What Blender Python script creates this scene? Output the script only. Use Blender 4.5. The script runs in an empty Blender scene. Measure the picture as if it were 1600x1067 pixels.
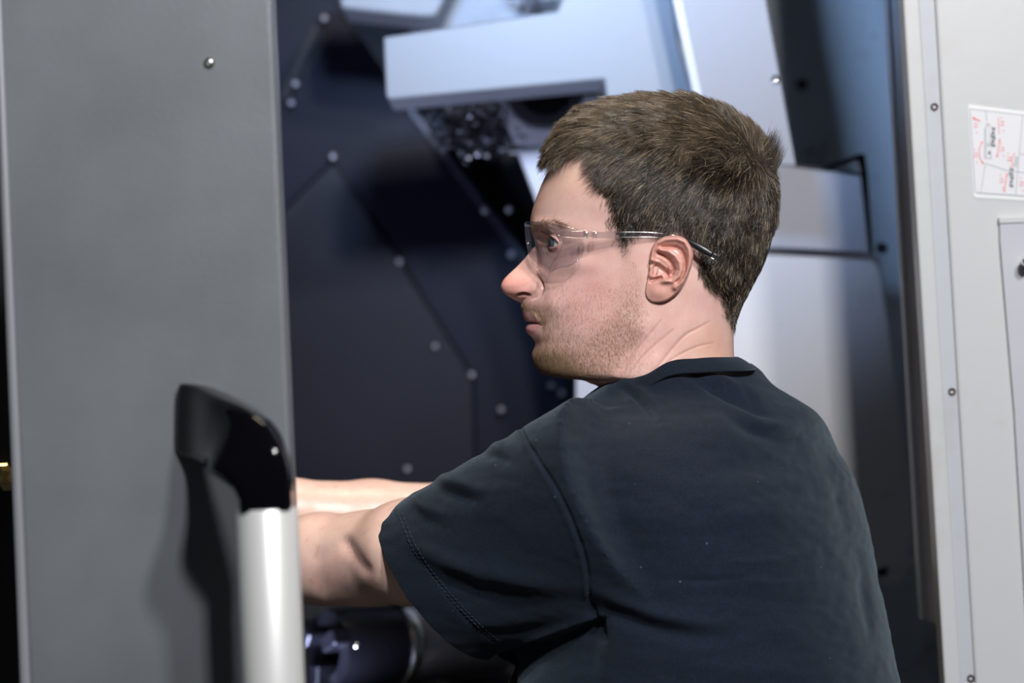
import bpy, bmesh, math, random
import numpy as np
from mathutils import Vector, Matrix
random.seed(4); RNG = np.random.default_rng(7)
SC = bpy.context.scene
COL = SC.collection
def rad(a): return math.radians(a)

# ------------------------------------------------------------------ camera, world, lights, exposure
FPX = 85 / 36 * 1600.0            # focal length in pixels of a 1600 px wide frame
DIST = 2.10                       # distance of the man's head
PITCH, ROLL = rad(2.0), rad(3.0)
CAM = Vector((0, -DIST, 1.50))
fwd = Vector((0, math.cos(PITCH), math.sin(PITCH)))
up0 = Vector((0, -math.sin(PITCH), math.cos(PITCH)))
rt0 = Vector((1, 0, 0))
RT = rt0 * math.cos(ROLL) - up0 * math.sin(ROLL)
UP = rt0 * math.sin(ROLL) + up0 * math.cos(ROLL)
cam_d = bpy.data.cameras.new('camera'); cam = bpy.data.objects.new('camera', cam_d); COL.objects.link(cam)
m = Matrix((RT, UP, -fwd)).transposed().to_4x4(); m.translation = CAM; cam.matrix_world = m
cam_d.lens = 85; cam_d.sensor_width = 36; cam_d.clip_start = 0.05
cam_d.dof.use_dof = True; cam_d.dof.focus_distance = DIST - 0.045; cam_d.dof.aperture_fstop = 3.2
SC.camera = cam
SC.view_settings.view_transform = 'Standard'; SC.view_settings.look = 'None'
SC.view_settings.exposure = 0.14; SC.view_settings.gamma = 1.0; SC.view_settings.use_curve_mapping = False
W = bpy.data.worlds.new('workshop_air'); SC.world = W; W.use_nodes = True
W.node_tree.nodes['Background'].inputs[0].default_value = (0.55, 0.62, 0.75, 1)
W.node_tree.nodes['Background'].inputs[1].default_value = 0.036

def area(name, loc, target, size, power, colour, sy=None):
    d = bpy.data.lights.new(name, 'AREA'); d.shape = 'RECTANGLE'; d.size = size; d.size_y = sy or size
    d.energy = power; d.color = colour
    o = bpy.data.objects.new(name, d); COL.objects.link(o); o.location = loc
    o.rotation_euler = (Vector(target) - Vector(loc)).to_track_quat('-Z', 'Y').to_euler()
    return o
area('key_softbox', (0.50, -2.42, 2.78), (0.15, 0.1, 1.45), 0.18, 47, (1.0, 0.99, 1.0))
area('second_softbox', (0.95, -2.36, 3.00), (0.15, 0.1, 1.45), 0.18, 46, (1.0, 0.98, 0.98))
area('ceiling_lamp', (0.05, -0.02, 3.2), (0.05, 0.0, 1.4), 0.7, 15, (1.0, 0.82, 0.62), 0.22)
wl = area('low_cool_fill', (-0.26, 0.36, 1.22), (-0.05, 0.70, 1.95), 0.12, 1.1, (0.62, 0.68, 1.0), 0.12)  # cool fill added low behind the door, for back plate and undersides
wl.data.spread = rad(95)
ml = area('machine_lamp', (0.01, -0.40, 2.15), (0.12, 0.80, 2.10), 0.10, 2.0, (0.42, 0.62, 1.0), 0.10)
ml.data.spread = rad(62)

# ------------------------------------------------------------------ helpers
def at(px, py, d):
    """world point seen at photo pixel (px, py) at view distance d"""
    return CAM + fwd * d + RT * ((px - 800) / FPX * d) + UP * ((533.5 - py) / FPX * d)
S = DIST / FPX
def PW(x, y, v):
    """the man's own space: x to the photo's right, y away, v down, all in photo pixels at his distance -> world array"""
    x = np.asarray(x, float); y = np.asarray(y, float); v = np.asarray(v, float)
    x, y, v = np.broadcast_arrays(x, y, v)
    return (np.array(CAM)[None] + np.array(fwd)[None] * (DIST + y.ravel()[:, None] * S)
            + np.array(RT)[None] * ((x.ravel()[:, None] - 800) * S) + np.array(UP)[None] * ((533.5 - v.ravel()[:, None]) * S))
def inv(px, py, y):
    k = (DIST + y * S) / DIST
    return 800 + (px - 800) * k, 533.5 + (py - 533.5) * k
def tag(o, label=None, cat=None, group=None, kind=None):
    if label: o['label'] = label
    if cat: o['category'] = cat
    if group: o['group'] = group
    if kind: o['kind'] = kind
    return o
def empty(name, loc, label=None, cat=None, group=None):
    o = bpy.data.objects.new(name, None); COL.objects.link(o); o.location = loc
    o.empty_display_size = 0.05
    bpy.context.view_layer.update()
    return tag(o, label, cat, group)
def link(name, me, mat=None, parent=None, smooth=False):
    o = bpy.data.objects.new(name, me); COL.objects.link(o)
    if mat is not None: me.materials.append(mat)
    if smooth:
        me.polygons.foreach_set('use_smooth', [True] * len(me.polygons))
    if parent is not None:
        o.parent = parent
        o.matrix_parent_inverse = Matrix.Translation(parent.matrix_world.translation).inverted() if parent.type == 'EMPTY' else Matrix()
    return o
def npmesh(name, V, F):
    me = bpy.data.meshes.new(name)
    V = np.asarray(V, np.float32); F = np.asarray(F, np.int32)
    n = F.shape[1]
    me.vertices.add(len(V)); me.vertices.foreach_set('co', V.ravel())
    me.loops.add(F.size); me.loops.foreach_set('vertex_index', F.ravel())
    me.polygons.add(len(F)); me.polygons.foreach_set('loop_start', np.arange(0, F.size, n, dtype=np.int32))
    me.update(calc_edges=True); me.validate()
    return me
def grid_faces(nr, nc, wrap=False):
    i = np.arange(nr - 1)[:, None]; j = np.arange(nc if wrap else nc - 1)[None]
    j2 = (j + 1) % nc
    a = i * nc + j; b = i * nc + j2; c = (i + 1) * nc + j2; d = (i + 1) * nc + j
    return np.stack([a, b, c, d], -1).reshape(-1, 4)
def vnormals(V, F):
    n = np.zeros_like(V)
    a, b, c, d = (V[F[:, k]] for k in range(4))
    fn = np.cross(c - a, d - b)
    for k in range(4): np.add.at(n, F[:, k], fn)
    return n / (np.linalg.norm(n, axis=1)[:, None] + 1e-12)
def set_col(me, C, name='Col'):
    a = me.attributes.new(name, 'FLOAT_COLOR', 'POINT')
    A = np.ones((len(me.vertices), 4), np.float32); A[:, :3] = C; a.data.foreach_set('color', A.ravel())
def sm(a, b, x):
    t = np.clip((np.asarray(x, float) - a) / (b - a), 0, 1); return t * t * (3 - 2 * t)
def gs(d, w): return np.exp(-(d / w) ** 2)
def pl(px, pv, pts):
    """distance of points to a polyline and the running parameter 0..1 of the nearest spot"""
    px = np.asarray(px, float); pv = np.asarray(pv, float)
    best = np.full(px.shape, 1e9); T = np.zeros(px.shape)
    P = np.asarray(pts, float); L = np.r_[0, np.cumsum(np.hypot(*np.diff(P, axis=0).T))]
    for k in range(len(P) - 1):
        d = P[k + 1] - P[k]; l2 = d @ d
        t = np.clip(((px - P[k, 0]) * d[0] + (pv - P[k, 1]) * d[1]) / l2, 0, 1)
        q = np.hypot(px - P[k, 0] - t * d[0], pv - P[k, 1] - t * d[1])
        m_ = q < best; best[m_] = q[m_]; T[m_] = ((L[k] + t * math.sqrt(l2)) / L[-1])[m_]
    return best, T
def soft(pts, n=3):
    P = np.asarray(pts, float)
    for _ in range(n):
        if len(P) > 2: P = np.concatenate([P[:1], np.stack([0.75 * P[:-1] + 0.25 * P[1:], 0.25 * P[:-1] + 0.75 * P[1:]], 1).reshape(-1, 2), P[-1:]])
    return P
def inpoly(x, v, poly):
    x = np.asarray(x, float); c = np.zeros(x.shape, bool); n = len(poly)
    for i in range(n):
        x1, y1 = poly[i]; x2, y2 = poly[(i + 1) % n]
        if y1 == y2: continue
        h = ((y1 > v) != (y2 > v)) & (x < (x2 - x1) * (v - y1) / (y2 - y1) + x1); c ^= h
    return c
def sdpoly(x, v, poly):
    d, _ = pl(x, v, list(poly) + [poly[0]])
    return np.where(inpoly(x, v, poly), -d, d)
def vnoise(P, scale, seed=0):
    """smooth value noise in numpy, -1..1"""
    Q = np.asarray(P, float) / scale + seed * 17.31
    i = np.floor(Q).astype(np.int64); f = Q - i; f = f * f * (3 - 2 * f)
    def h(a, b, c):
        n = (a * 73856093) ^ (b * 19349663) ^ (c * 83492791) ^ (seed * 2654435761)
        n = (n ^ (n >> 13)) * 1274126177; return ((n & 0xffff) / 32767.5) - 1
    r = 0
    for dx in (0, 1):
        for dy in (0, 1):
            for dz in (0, 1):
                w = (f[..., 0] if dx else 1 - f[..., 0]) * (f[..., 1] if dy else 1 - f[..., 1]) * (f[..., 2] if dz else 1 - f[..., 2])
                r = r + w * h(i[..., 0] + dx, i[..., 1] + dy, i[..., 2] + dz)
    return r
def spl(tab, v):
    """monotone-ish smooth interpolation of a table"""
    tab = np.asarray(tab, float); x, y = tab[:, 0], tab[:, 1]
    h = np.diff(x); s = np.diff(y) / h
    mm = np.r_[s[0], (s[:-1] * h[1:] + s[1:] * h[:-1]) / (h[:-1] + h[1:]), s[-1]]
    flip = np.r_[False, s[:-1] * s[1:] <= 0, False]; mm[flip] = 0
    v = np.clip(v, x[0], x[-1]); k = np.clip(np.searchsorted(x, v) - 1, 0, len(x) - 2)
    t = (v - x[k]) / h[k]; t2, t3 = t * t, t ** 3
    return (2*t3-3*t2+1)*y[k] + (t3-2*t2+t)*h[k]*mm[k] + (-2*t3+3*t2)*y[k+1] + (t3-t2)*h[k]*mm[k+1]

# ------------------------------------------------------------------ materials
def mat(name, col=(0.5, 0.5, 0.5), rough=0.5, metal=0.0, spec=0.5, coat=0.0, bump=0.0, bscale=200, var=0.0, vscale=8, **kw):
    m = bpy.data.materials.new(name); m.use_nodes = True
    nt = m.node_tree; b = nt.nodes['Principled BSDF']
    b.inputs['Base Color'].default_value = (*col, 1); b.inputs['Roughness'].default_value = rough
    b.inputs['Metallic'].default_value = metal; b.inputs['Specular IOR Level'].default_value = spec
    b.inputs['Coat Weight'].default_value = coat; b.inputs['Coat Roughness'].default_value = 0.08
    for k, v in kw.items(): b.inputs[k.replace('_', ' ')].default_value = v
    tc = nt.nodes.new('ShaderNodeTexCoord')
    if var:
        n = nt.nodes.new('ShaderNodeTexNoise'); n.inputs['Scale'].default_value = vscale; n.inputs['Detail'].default_value = 5
        nt.links.new(tc.outputs['Object'], n.inputs['Vector'])
        r = nt.nodes.new('ShaderNodeValToRGB'); r.color_ramp.elements[0].position = 0.3; r.color_ramp.elements[1].position = 0.7
        r.color_ramp.elements[0].color = (*[c * (1 - var) for c in col], 1); r.color_ramp.elements[1].color = (*[min(1, c * (1 + var)) for c in col], 1)
        nt.links.new(n.outputs['Fac'], r.inputs['Fac']); nt.links.new(r.outputs['Color'], b.inputs['Base Color'])
    if bump:
        n = nt.nodes.new('ShaderNodeTexNoise'); n.inputs['Scale'].default_value = bscale; n.inputs['Detail'].default_value = 4
        nt.links.new(tc.outputs['Object'], n.inputs['Vector'])
        bp = nt.nodes.new('ShaderNodeBump'); bp.inputs['Strength'].default_value = bump; bp.inputs['Distance'].default_value = 0.001
        nt.links.new(n.outputs['Fac'], bp.inputs['Height']); nt.links.new(bp.outputs['Normal'], b.inputs['Normal'])
    return m
def painted(name, col, stain=(0.30, 0.24, 0.12), amount=0.25, rough=0.45, spots=0.0, sscale=6):
    """painted sheet metal with oil stains and splash spots"""
    m = mat(name, col, rough, bump=0.15, bscale=60)
    nt = m.node_tree; b = nt.nodes['Principled BSDF']; N = nt.nodes.new; L = nt.links.new
    tc = N('ShaderNodeTexCoord')
    n = N('ShaderNodeTexNoise'); n.inputs['Scale'].default_value = sscale; n.inputs['Detail'].default_value = 8; n.inputs['Roughness'].default_value = 0.65
    L(tc.outputs['Object'], n.inputs['Vector'])
    r = N('ShaderNodeMapRange'); r.inputs['From Min'].default_value = 0.55; r.inputs['From Max'].default_value = 0.78; r.inputs['To Max'].default_value = amount
    L(n.outputs['Fac'], r.inputs['Value'])
    mx = N('ShaderNodeMix'); mx.data_type = 'RGBA'; mx.inputs[6].default_value = (*col, 1); mx.inputs[7].default_value = (*stain, 1)
    L(r.outputs['Result'], mx.inputs['Factor']); out = mx.outputs[2]
    if spots:
        vo = N('ShaderNodeTexVoronoi'); vo.inputs['Scale'].default_value = 55; L(tc.outputs['Object'], vo.inputs['Vector'])
        n2 = N('ShaderNodeTexNoise'); n2.inputs['Scale'].default_value = 9; L(tc.outputs['Object'], n2.inputs['Vector'])
        th = N('ShaderNodeMapRange'); th.inputs['From Min'].default_value = 0.5; th.inputs['From Max'].default_value = 0.75
        th.inputs['To Min'].default_value = 0.02; th.inputs['To Max'].default_value = 0.3; L(n2.outputs['Fac'], th.inputs['Value'])
        lt = N('ShaderNodeMath'); lt.operation = 'LESS_THAN'; L(vo.outputs['Distance'], lt.inputs[0]); L(th.outputs['Result'], lt.inputs[1])
        ml = N('ShaderNodeMath'); ml.operation = 'MULTIPLY'; ml.inputs[1].default_value = spots; L(lt.outputs[0], ml.inputs[0])
        m2 = N('ShaderNodeMix'); m2.data_type = 'RGBA'; m2.inputs[7].default_value = (0.03, 0.035, 0.04, 1)
        L(ml.outputs[0], m2.inputs['Factor']); L(out, m2.inputs[6]); out = m2.outputs[2]
    L(out, b.inputs['Base Color'])
    return m
def vcol_mat(name, rough=0.5, sss=0.0, bump=0.3, bscale=900, spec=0.5):
    m = mat(name, (0.6, 0.4, 0.3), rough, spec=spec)
    nt = m.node_tree; b = nt.nodes['Principled BSDF']; N = nt.nodes.new; L = nt.links.new
    a = N('ShaderNodeAttribute'); a.attribute_name = 'Col'
    tc = N('ShaderNodeTexCoord')
    n = N('ShaderNodeTexNoise'); n.inputs['Scale'].default_value = 45; n.inputs['Detail'].default_value = 6; n.inputs['Roughness'].default_value = 0.7
    L(tc.outputs['Object'], n.inputs['Vector'])
    r = N('ShaderNodeValToRGB'); r.color_ramp.elements[0].position = 0.3; r.color_ramp.elements[1].position = 0.72
    r.color_ramp.elements[0].color = (1.05, 1.04, 1.02, 1); r.color_ramp.elements[1].color = (0.95, 0.84, 0.82, 1)
    L(n.outputs['Fac'], r.inputs['Fac'])
    mx = N('ShaderNodeMix'); mx.data_type = 'RGBA'; mx.blend_type = 'MULTIPLY'; mx.inputs['Factor'].default_value = 1
    L(a.outputs['Color'], mx.inputs[6]); L(r.outputs['Color'], mx.inputs[7])
    vo = N('ShaderNodeTexVoronoi'); vo.inputs['Scale'].default_value = 240; L(tc.outputs['Object'], vo.inputs['Vector'])
    lt = N('ShaderNodeMapRange'); lt.inputs['From Min'].default_value = 0.09; lt.inputs['From Max'].default_value = 0.22
    lt.inputs['To Min'].default_value = 0.12; lt.inputs['To Max'].default_value = 0.0; L(vo.outputs['Distance'], lt.inputs['Value'])
    m2 = N('ShaderNodeMix'); m2.data_type = 'RGBA'; m2.blend_type = 'MULTIPLY'; m2.inputs[7].default_value = (0.62, 0.42, 0.34, 1)
    L(lt.outputs['Result'], m2.inputs['Factor']); L(mx.outputs[2], m2.inputs[6]); L(m2.outputs[2], b.inputs['Base Color'])
    b.inputs['Subsurface Weight'].default_value = sss; b.inputs['Subsurface Radius'].default_value = (1, 0.35, 0.2); b.inputs['Subsurface Scale'].default_value = 0.004
    n3 = N('ShaderNodeTexNoise'); n3.inputs['Scale'].default_value = bscale; n3.inputs['Detail'].default_value = 3
    L(tc.outputs['Object'], n3.inputs['Vector'])
    bp = N('ShaderNodeBump'); bp.inputs['Strength'].default_value = bump; bp.inputs['Distance'].default_value = 0.0006
    L(n3.outputs['Fac'], bp.inputs['Height']); L(bp.outputs['Normal'], b.inputs['Normal'])
    return m
def hair_mat(name, dark, light, rough=0.38):
    m = bpy.data.materials.new(name); m.use_nodes = True; nt = m.node_tree; b = nt.nodes['Principled BSDF']
    a = nt.nodes.new('ShaderNodeAttribute'); a.attribute_name = 'tint'
    r = nt.nodes.new('ShaderNodeValToRGB'); r.color_ramp.elements[0].color = (*dark, 1); r.color_ramp.elements[1].color = (*light, 1)
    nt.links.new(a.outputs['Fac'], r.inputs['Fac']); nt.links.new(r.outputs['Color'], b.inputs['Base Color'])
    b.inputs['Roughness'].default_value = rough; b.inputs['Specular IOR Level'].default_value = 0.6
    return m
def hair(name, P, r0, r1, tint, material, parent):
    """P: (N,K,3) world points -> one curves object"""
    n, k = P.shape[:2]
    c = bpy.data.hair_curves.new(name); c.add_curves([k] * n)
    c.position_data.foreach_set('vector', P.reshape(-1).astype(np.float32))
    a = c.attributes.get('radius') or c.attributes.new('radius', 'FLOAT', 'POINT')
    R = np.tile(np.linspace(r0, r1, k), n).astype(np.float32); a.data.foreach_set('value', R)
    t = c.attributes.new('tint', 'FLOAT', 'CURVE'); t.data.foreach_set('value', tint.astype(np.float32))
    c.materials.append(material)
    o = bpy.data.objects.new(name, c); COL.objects.link(o)
    if parent is not None: o.parent = parent
    if parent is not None and parent.type == 'EMPTY': o.matrix_parent_inverse = Matrix.Translation(parent.matrix_world.translation).inverted()
    o['kind'] = 'stuff'
    return o
# ================================================================== THE MAN
SKIN = vcol_mat('skin', rough=0.34, sss=0.15, bump=0.25, bscale=1100)
man = empty('person', at(1060, 533, DIST) * 1.0, 'man in navy t-shirt and clear safety glasses reaching into the machine', 'person')
man.location.z = 0.0; bpy.context.view_layer.update()

# ---- head: slices at photo row v; x to the right, y away (the camera side is -y)
XF = [(163,1030),(166,985),(170,962),(178,932),(188,912),(200,896),(215,883),(232,872),(256,861),(275,852),(293,844),(315,836),(331,831),(347,828.5),(360,830),(372,834),(385,837),(400,838),(415,836),(430,832),(450,826),(470,823),(490,827),(505,830),(520,833),(536,836),(553,833.5),(560,834.5),(567,836.5),(574,840.5),(580,847),(586,861),(590,882),(592,902),(598,922),(606,938),(625,949),(650,958),(700,968)]
DL = [(440,0),(462,3),(473,8),(483,9),(491,10.5),(498,9.5),(501.5,7),(504,1),(506.5,5),(511,9.5),(516,11),(521,8.5),(529,2.5),(536,0),(560,0)]
XB = [(163,1040),(166,1082),(170,1100),(180,1126),(192,1148),(205,1166),(225,1184),(245,1195),(280,1206),(330,1209),(370,1200),(410,1187),(450,1169),(480,1155),(505,1148),(532,1146),(560,1147),(600,1152),(650,1165),(700,1185)]
HW = [(163,4),(166,30),(170,46),(178,66),(190,87),(205,104),(225,120),(250,131),(290,139),(330,138),(370,133),(410,127),(440,122),(470,116),(500,111),(530,106),(560,103),(590,102),(620,105),(650,110),(700,120)]
XM = [(163,1035),(200,1045),(260,1055),(330,1050),(400,1035),(450,1025),(500,1015),(560,1015),(600,1040),(700,1070)]
NF = [(163,2),(230,2.2),(290,2.25),(340,2.08),(380,2.0),(430,1.85),(480,1.95),(520,1.9),(560,1.75),(590,1.8),(620,2),(700,2)]
vs = np.unique(np.r_[np.linspace(163, 168, 8), np.linspace(168, 200, 28), np.linspace(200, 340, 90), np.linspace(340, 400, 86), np.linspace(400, 478, 90), np.linspace(478, 540, 74), np.linspace(540, 580, 40), np.linspace(580, 610, 50), np.linspace(610, 700, 40)].round(3))
# angles: dense at the face
dens = lambda t: 1 / (1 + 2.4 * np.exp(-(t / 0.62) ** 2))
tt = np.linspace(0, math.pi, 4000); cw = np.cumsum(1 / dens(tt)); cw = (cw - cw[0]) / (cw[-1] - cw[0])
half = np.interp(np.linspace(0, 1, 300), cw, tt)
th = np.r_[half, -half[1:-1][::-1]]
V_, T_ = np.meshgrid(vs, th, indexing='ij')
xf, xb, hw, xm, nf, dl = (spl(t, V_) for t in (XF, XB, HW, XM, NF, DL))
ct, st = np.cos(T_), np.sin(T_)
nb = 2.15
n_ = np.where(ct > 0, nf, nb)
X = np.where(ct > 0, xm - (xm - xf) * np.abs(ct) ** (2 / n_), xm + (xb - xm) * np.abs(ct) ** (2 / n_))
Y = -hw * np.sign(st) * np.abs(st) ** (2 / n_)
V = V_.copy()
ay = np.abs(Y); front = sm(xm, xm - 40, X)
# lips, philtrum and chin crease fade to the sides
X = X - dl * np.exp(-(ay / 36) ** 3) * front
# nose
NX = [(380,836),(388,832),(395,827),(401,822),(410,814),(420,804),(430,793),(436,787.5),(442,784),(448,782.5),(454,784),(459,788),(463,794),(467,801),(470,807),(473,814),(478,830)]
NW = [(380,11),(395,15),(410,20),(422,25),(432,32),(440,37),(450,39),(458,38),(464,32),(470,24),(476,15)]
NP = [(380,1.6),(410,1.5),(428,1.6),(438,2.1),(448,2.4),(458,2.3),(470,1.8)]
nx, nw, npw = spl(NX, V_), spl(NW, V_), spl(NP, V_)
edge = 845 + 0 * V_
xn = nx + (edge - nx) * (ay / nw) ** npw
inn = (V_ > 380) & (V_ < 478) & (front > 0)
k = 2.0
hm = np.clip(0.5 + 0.5 * (X - xn) / k, 0, 1)
Xs = X * (1 - hm) + xn * hm - k * hm * (1 - hm)
wv = sm(380, 390, V_) * sm(478, 473, V_)
X = np.where(inn, X * (1 - wv) + Xs * wv, X)
P = np.stack([X, Y, V], -1).reshape(-1, 3)
HF = grid_faces(len(vs), len(th), True)
def wn(P, F): # outward normals in (x,y,v) space
    n = vnormals(P, F); c = np.array([1030, 0, 380.]); s = np.sign(np.sum(n * (P - c), 1).mean()); return n * s
N = wn(P, HF)
x, y, v = P.T; ay = np.abs(y); side = sm(12, 40, ay)
K = (DIST + y * S) / DIST                        # perspective of the near side
qx = 800 + (x - 800) / K; qv = 533.5 + (v - 533.5) / K      # the photo pixel of a near-side point
qx = np.where(y > 0, 800 + (x - 800) / (2 - K), qx); qv = np.where(y > 0, 533.5 + (v - 533.5) / (2 - K), qv)
def G(cx, cv, sx, sv): return np.exp(-((qx - cx) / sx) ** 2 - ((qv - cv) / sv) ** 2)
fr = (x < 1000)
D = np.zeros(len(P))
D += side * (-3.5 * G(868, 383, 24, 16) - 3 * G(850, 372, 12, 10) + 3.5 * G(852, 350, 26, 8) + 5 * G(903, 413, 32, 15) - 3 * G(935, 480, 38, 34)
     - 4 * G(925, 345, 30, 22) + 4 * G(1000, 515, 26, 26) - 1.0 * G(878, 410, 16, 9) + 3 * G(862, 478, 14, 14) + 3 * G(858, 545, 22, 18) - 3 * G(1040, 545, 30, 24))
def groove(pts, w, d, ends=True):
    q, t = pl(qx, qv, soft(pts, 2)); return d * gs(q, w) * (np.sin(np.pi * np.clip(t, 0.02, 0.98)) ** 0.5 if ends else 1)
D += side * fr * groove([(834,428),(842,434),(847,444),(847,454),(841,463),(832,467)], 2.3, -5.0)     # behind the nostril wing
D += sm(4, 14, ay) * fr * groove([(837,442),(836,450),(833,457)], 6, 1.6)                      # nostril wing bulge
D += sm(5, 12, ay) * (x < 850) * groove([(809,462),(817,459.5),(827,461)], 2.2, -7) + side * fr * groove([(812,449),(822,446),(832,440)], 4, -1.2)        # nostril
D += fr * groove([(824,504.3),(833,504.5),(841,506),(846,508.5)], 1.6, -1.8)              # mouth line
D += side * fr * (groove([(832,487),(840,497),(846,505)], 4, 2.0) )
D += side * fr * groove([(846,452),(856,474),(860,492)], 9, -0.8)
# neck creases and the muscle from ear to collar
for pts, w, d in (([(1032,500),(1010,527),(985,558),(975,585)], 1.9, -1.0), ([(1108,502),(1088,514),(1069,523),(1045,551),(1020,582),(1004,595)], 2.2, -1.4),
                  ([(1052,514),(1028,534),(1003,556),(985,580)], 1.8, -0.8), ([(1114,535),(1085,542),(1050,560),(1035,575)], 2.0, -0.9),
                  ([(1085,490),(1058,525),(1020,566),(995,600)], 12, 2.4), ([(1100,520),(1064,545),(1040,575)], 10, 1.4), ([(1010,520),(985,548),(960,590)], 12, -4)):
    D += side * groove(pts, w, d)
D += side * 3.0 * groove([(960,470),(930,520),(890,560)], 26, 1)
P = P + N * D[:, None]
# eyes: lids on a sphere, almond opening pulled in
ER = 21.0
LASH = np.zeros(len(P)); RIMR = np.zeros(len(P))
def eye_centre(s): return np.array([879.0, s * 51.0, 380.5])
for s in (-1, 1):
    E = eye_centre(s); d = P - E; r = np.linalg.norm(d, axis=1)
    near = (P[:, 1] * s > 8) & (P[:, 0] < 925) & (r < 60)
    az = np.degrees(np.arctan2(d[:, 1] * s, -d[:, 0])); el = np.degrees(np.arcsin(np.clip(-d[:, 2] / np.maximum(r, 1), -1, 1)))
    tz = (az - 16) / 52.0
    upl = 24 * np.sqrt(np.clip(1 - tz ** 2, 0, 1)) * (1 - 0.1 * tz) - 7 * tz - 1; lol = -(19 * np.sqrt(np.clip(1 - tz ** 2, 0, 1))) - 7 * tz - 1
    dd = np.minimum(upl - el, el - lol)
    dd = np.where(np.abs(tz) < 1, dd, -2 - np.hypot((np.abs(tz) - 1) * 52, el + 7 * tz + 1))
    lid = ER + 1.6 + 0.9 * gs(dd + 3, 5)
    bl = sm(38, 23, r)
    pw_ = sm(-17, -3, dd) * bl; rn = r + (lid - r) * pw_; kk = 5.0; hh_ = np.clip(0.5 + 0.5 * (rn - lid) / kk, 0, 1); rn = lid * (1 - hh_) + rn * hh_ + kk * hh_ * (1 - hh_) * 0.6
    rn = rn - sm(-0.5, 3.0, dd) * 7.0
    # lid crease above the upper lid
    cr = gs(el - upl - 17, 3.5) * (np.abs(tz) < 1.1) * bl; rn = rn - 1.6 * cr
    rn = np.where(near, rn, r)
    LASH = np.maximum(LASH, near * gs(el - upl - 1, 2.6) * (np.abs(tz) < 1.02) * (r < 40)); RIMR = np.maximum(RIMR, near * gs(dd + 1, 3.5) * (r < 40))
    P = E + d / np.maximum(r, 1e-6)[:, None] * rn[:, None]
HEAD_P = P.copy(); HEAD_N = wn(P, HF)

# ---- the ear: rings from its middle to the rim and back under to the head
def ear_pts():
    Z = lambda a: [(980 + p / 6.667, 340 + q / 6.667) for p, q in a]
    out = Z([(262,300),(330,222),(420,192),(520,186),(610,218),(665,290),(688,370),(680,460),(652,560),(612,650),(560,735),(490,812),(420,862),(340,888),(250,884),(205,850),(182,790),(190,720),(205,650),(225,560),(235,470),(245,380)])
    c = np.array([1042.0, 418.0]); O = np.array(out)
    ang = np.arctan2(O[:, 1] - c[1], O[:, 0] - c[0]); rr = np.hypot(O[:, 0] - c[0], O[:, 1] - c[1]); o = np.argsort(ang)
    ph = np.linspace(-math.pi, math.pi, 260, endpoint=False)
    R = np.interp(ph, np.r_[ang[o] - 2 * math.pi, ang[o], ang[o] + 2 * math.pi], np.tile(rr[o], 3))
    for _ in range(3): R = (np.roll(R, 1) + R + np.roll(R, -1)) / 3
    t = np.r_[np.linspace(0.0, 0.96, 110), [0.98, 0.995, 1.0, 0.995, 0.98, 0.95, 0.9, 0.84, 0.78, 0.74]]
    low = np.r_[np.zeros(110), [0.6, 1.4, 3, 5, 6.5, 8, 10, 14, 24, 40]]
    px = c[0] + t[:, None] * R[None] * np.cos(ph)[None]; pv = c[1] + t[:, None] * R[None] * np.sin(ph)[None]
    B = lambda pts, w, d: d * gs(pl(px, pv, Z(pts))[0], w)
    tilt = 5 + 18 * np.clip((px - 1008) / 75, -0.2, 1.1)
    H = tilt
    rim = R[None] * (1 - np.minimum(t, 1)[:, None])
    back = sm(-130, -100, np.degrees(ph))[None] * sm(75, 40, np.degrees(ph))[None]
    H = H + B([(255,440),(262,350),(300,270),(400,228),(520,222),(600,255),(640,330),(652,410),(640,490),(610,580),(560,670),(500,730)], 4.2, 5.5)
    H = H + B([(370,308),(440,302),(510,306),(560,335),(592,395),(606,470),(596,560),(565,630),(520,675)], 2.7, -6.5)
    H = H + B([(350,335),(430,350),(500,400),(545,470),(556,550),(530,620),(470,662),(400,655)], 4.5, 4.5)
    H = H + B([(322,368),(380,395),(430,430),(470,485),(485,540),(465,590)], 2.9, -7.5)
    H = H + B([(250,440),(330,468),(400,520)], 3.0, 2.5)
    H = H + B([(330,520),(380,560),(400,590)], 7.5, -7)
    H = H + B([(298,515),(290,580)], 2.6, -8) + B([(415,570),(430,610)], 3.0, -4) + B([(248,655),(300,640),(350,628)], 2.6, -7)
    H = H + B([(240,520),(235,600)], 3.2, 3.5) + B([(370,668),(420,660)], 4, 3) + B([(300,780),(350,790)], 11, 4)
    H = np.maximum(H, 1.5 + 0.25 * (H - 1.5))
    H = H - low[:, None] - 4.0 * sm(3.0, 0, rim) * (np.arange(len(t)) < 113)[:, None]
    return px, pv, H, len(t), len(ph), B
epx, epv, EH, enr, enc, EB = ear_pts()
base_y = -(np.interp(epv, [r[0] for r in HW], [r[1] for r in HW]) - 3.0)
ears = []
for s in (-1, 1):
    yy = base_y - EH                         # towards the camera
    kx = (DIST + yy * S) / DIST
    ex = 800 + (epx - 800) * kx; ev = 533.5 + (epv - 533.5) * kx
    Ep = np.stack([ex, yy if s < 0 else -yy, ev], -1).reshape(-1, 3)
    ears.append(Ep)
EF = grid_faces(enr, enc, True)

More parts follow.
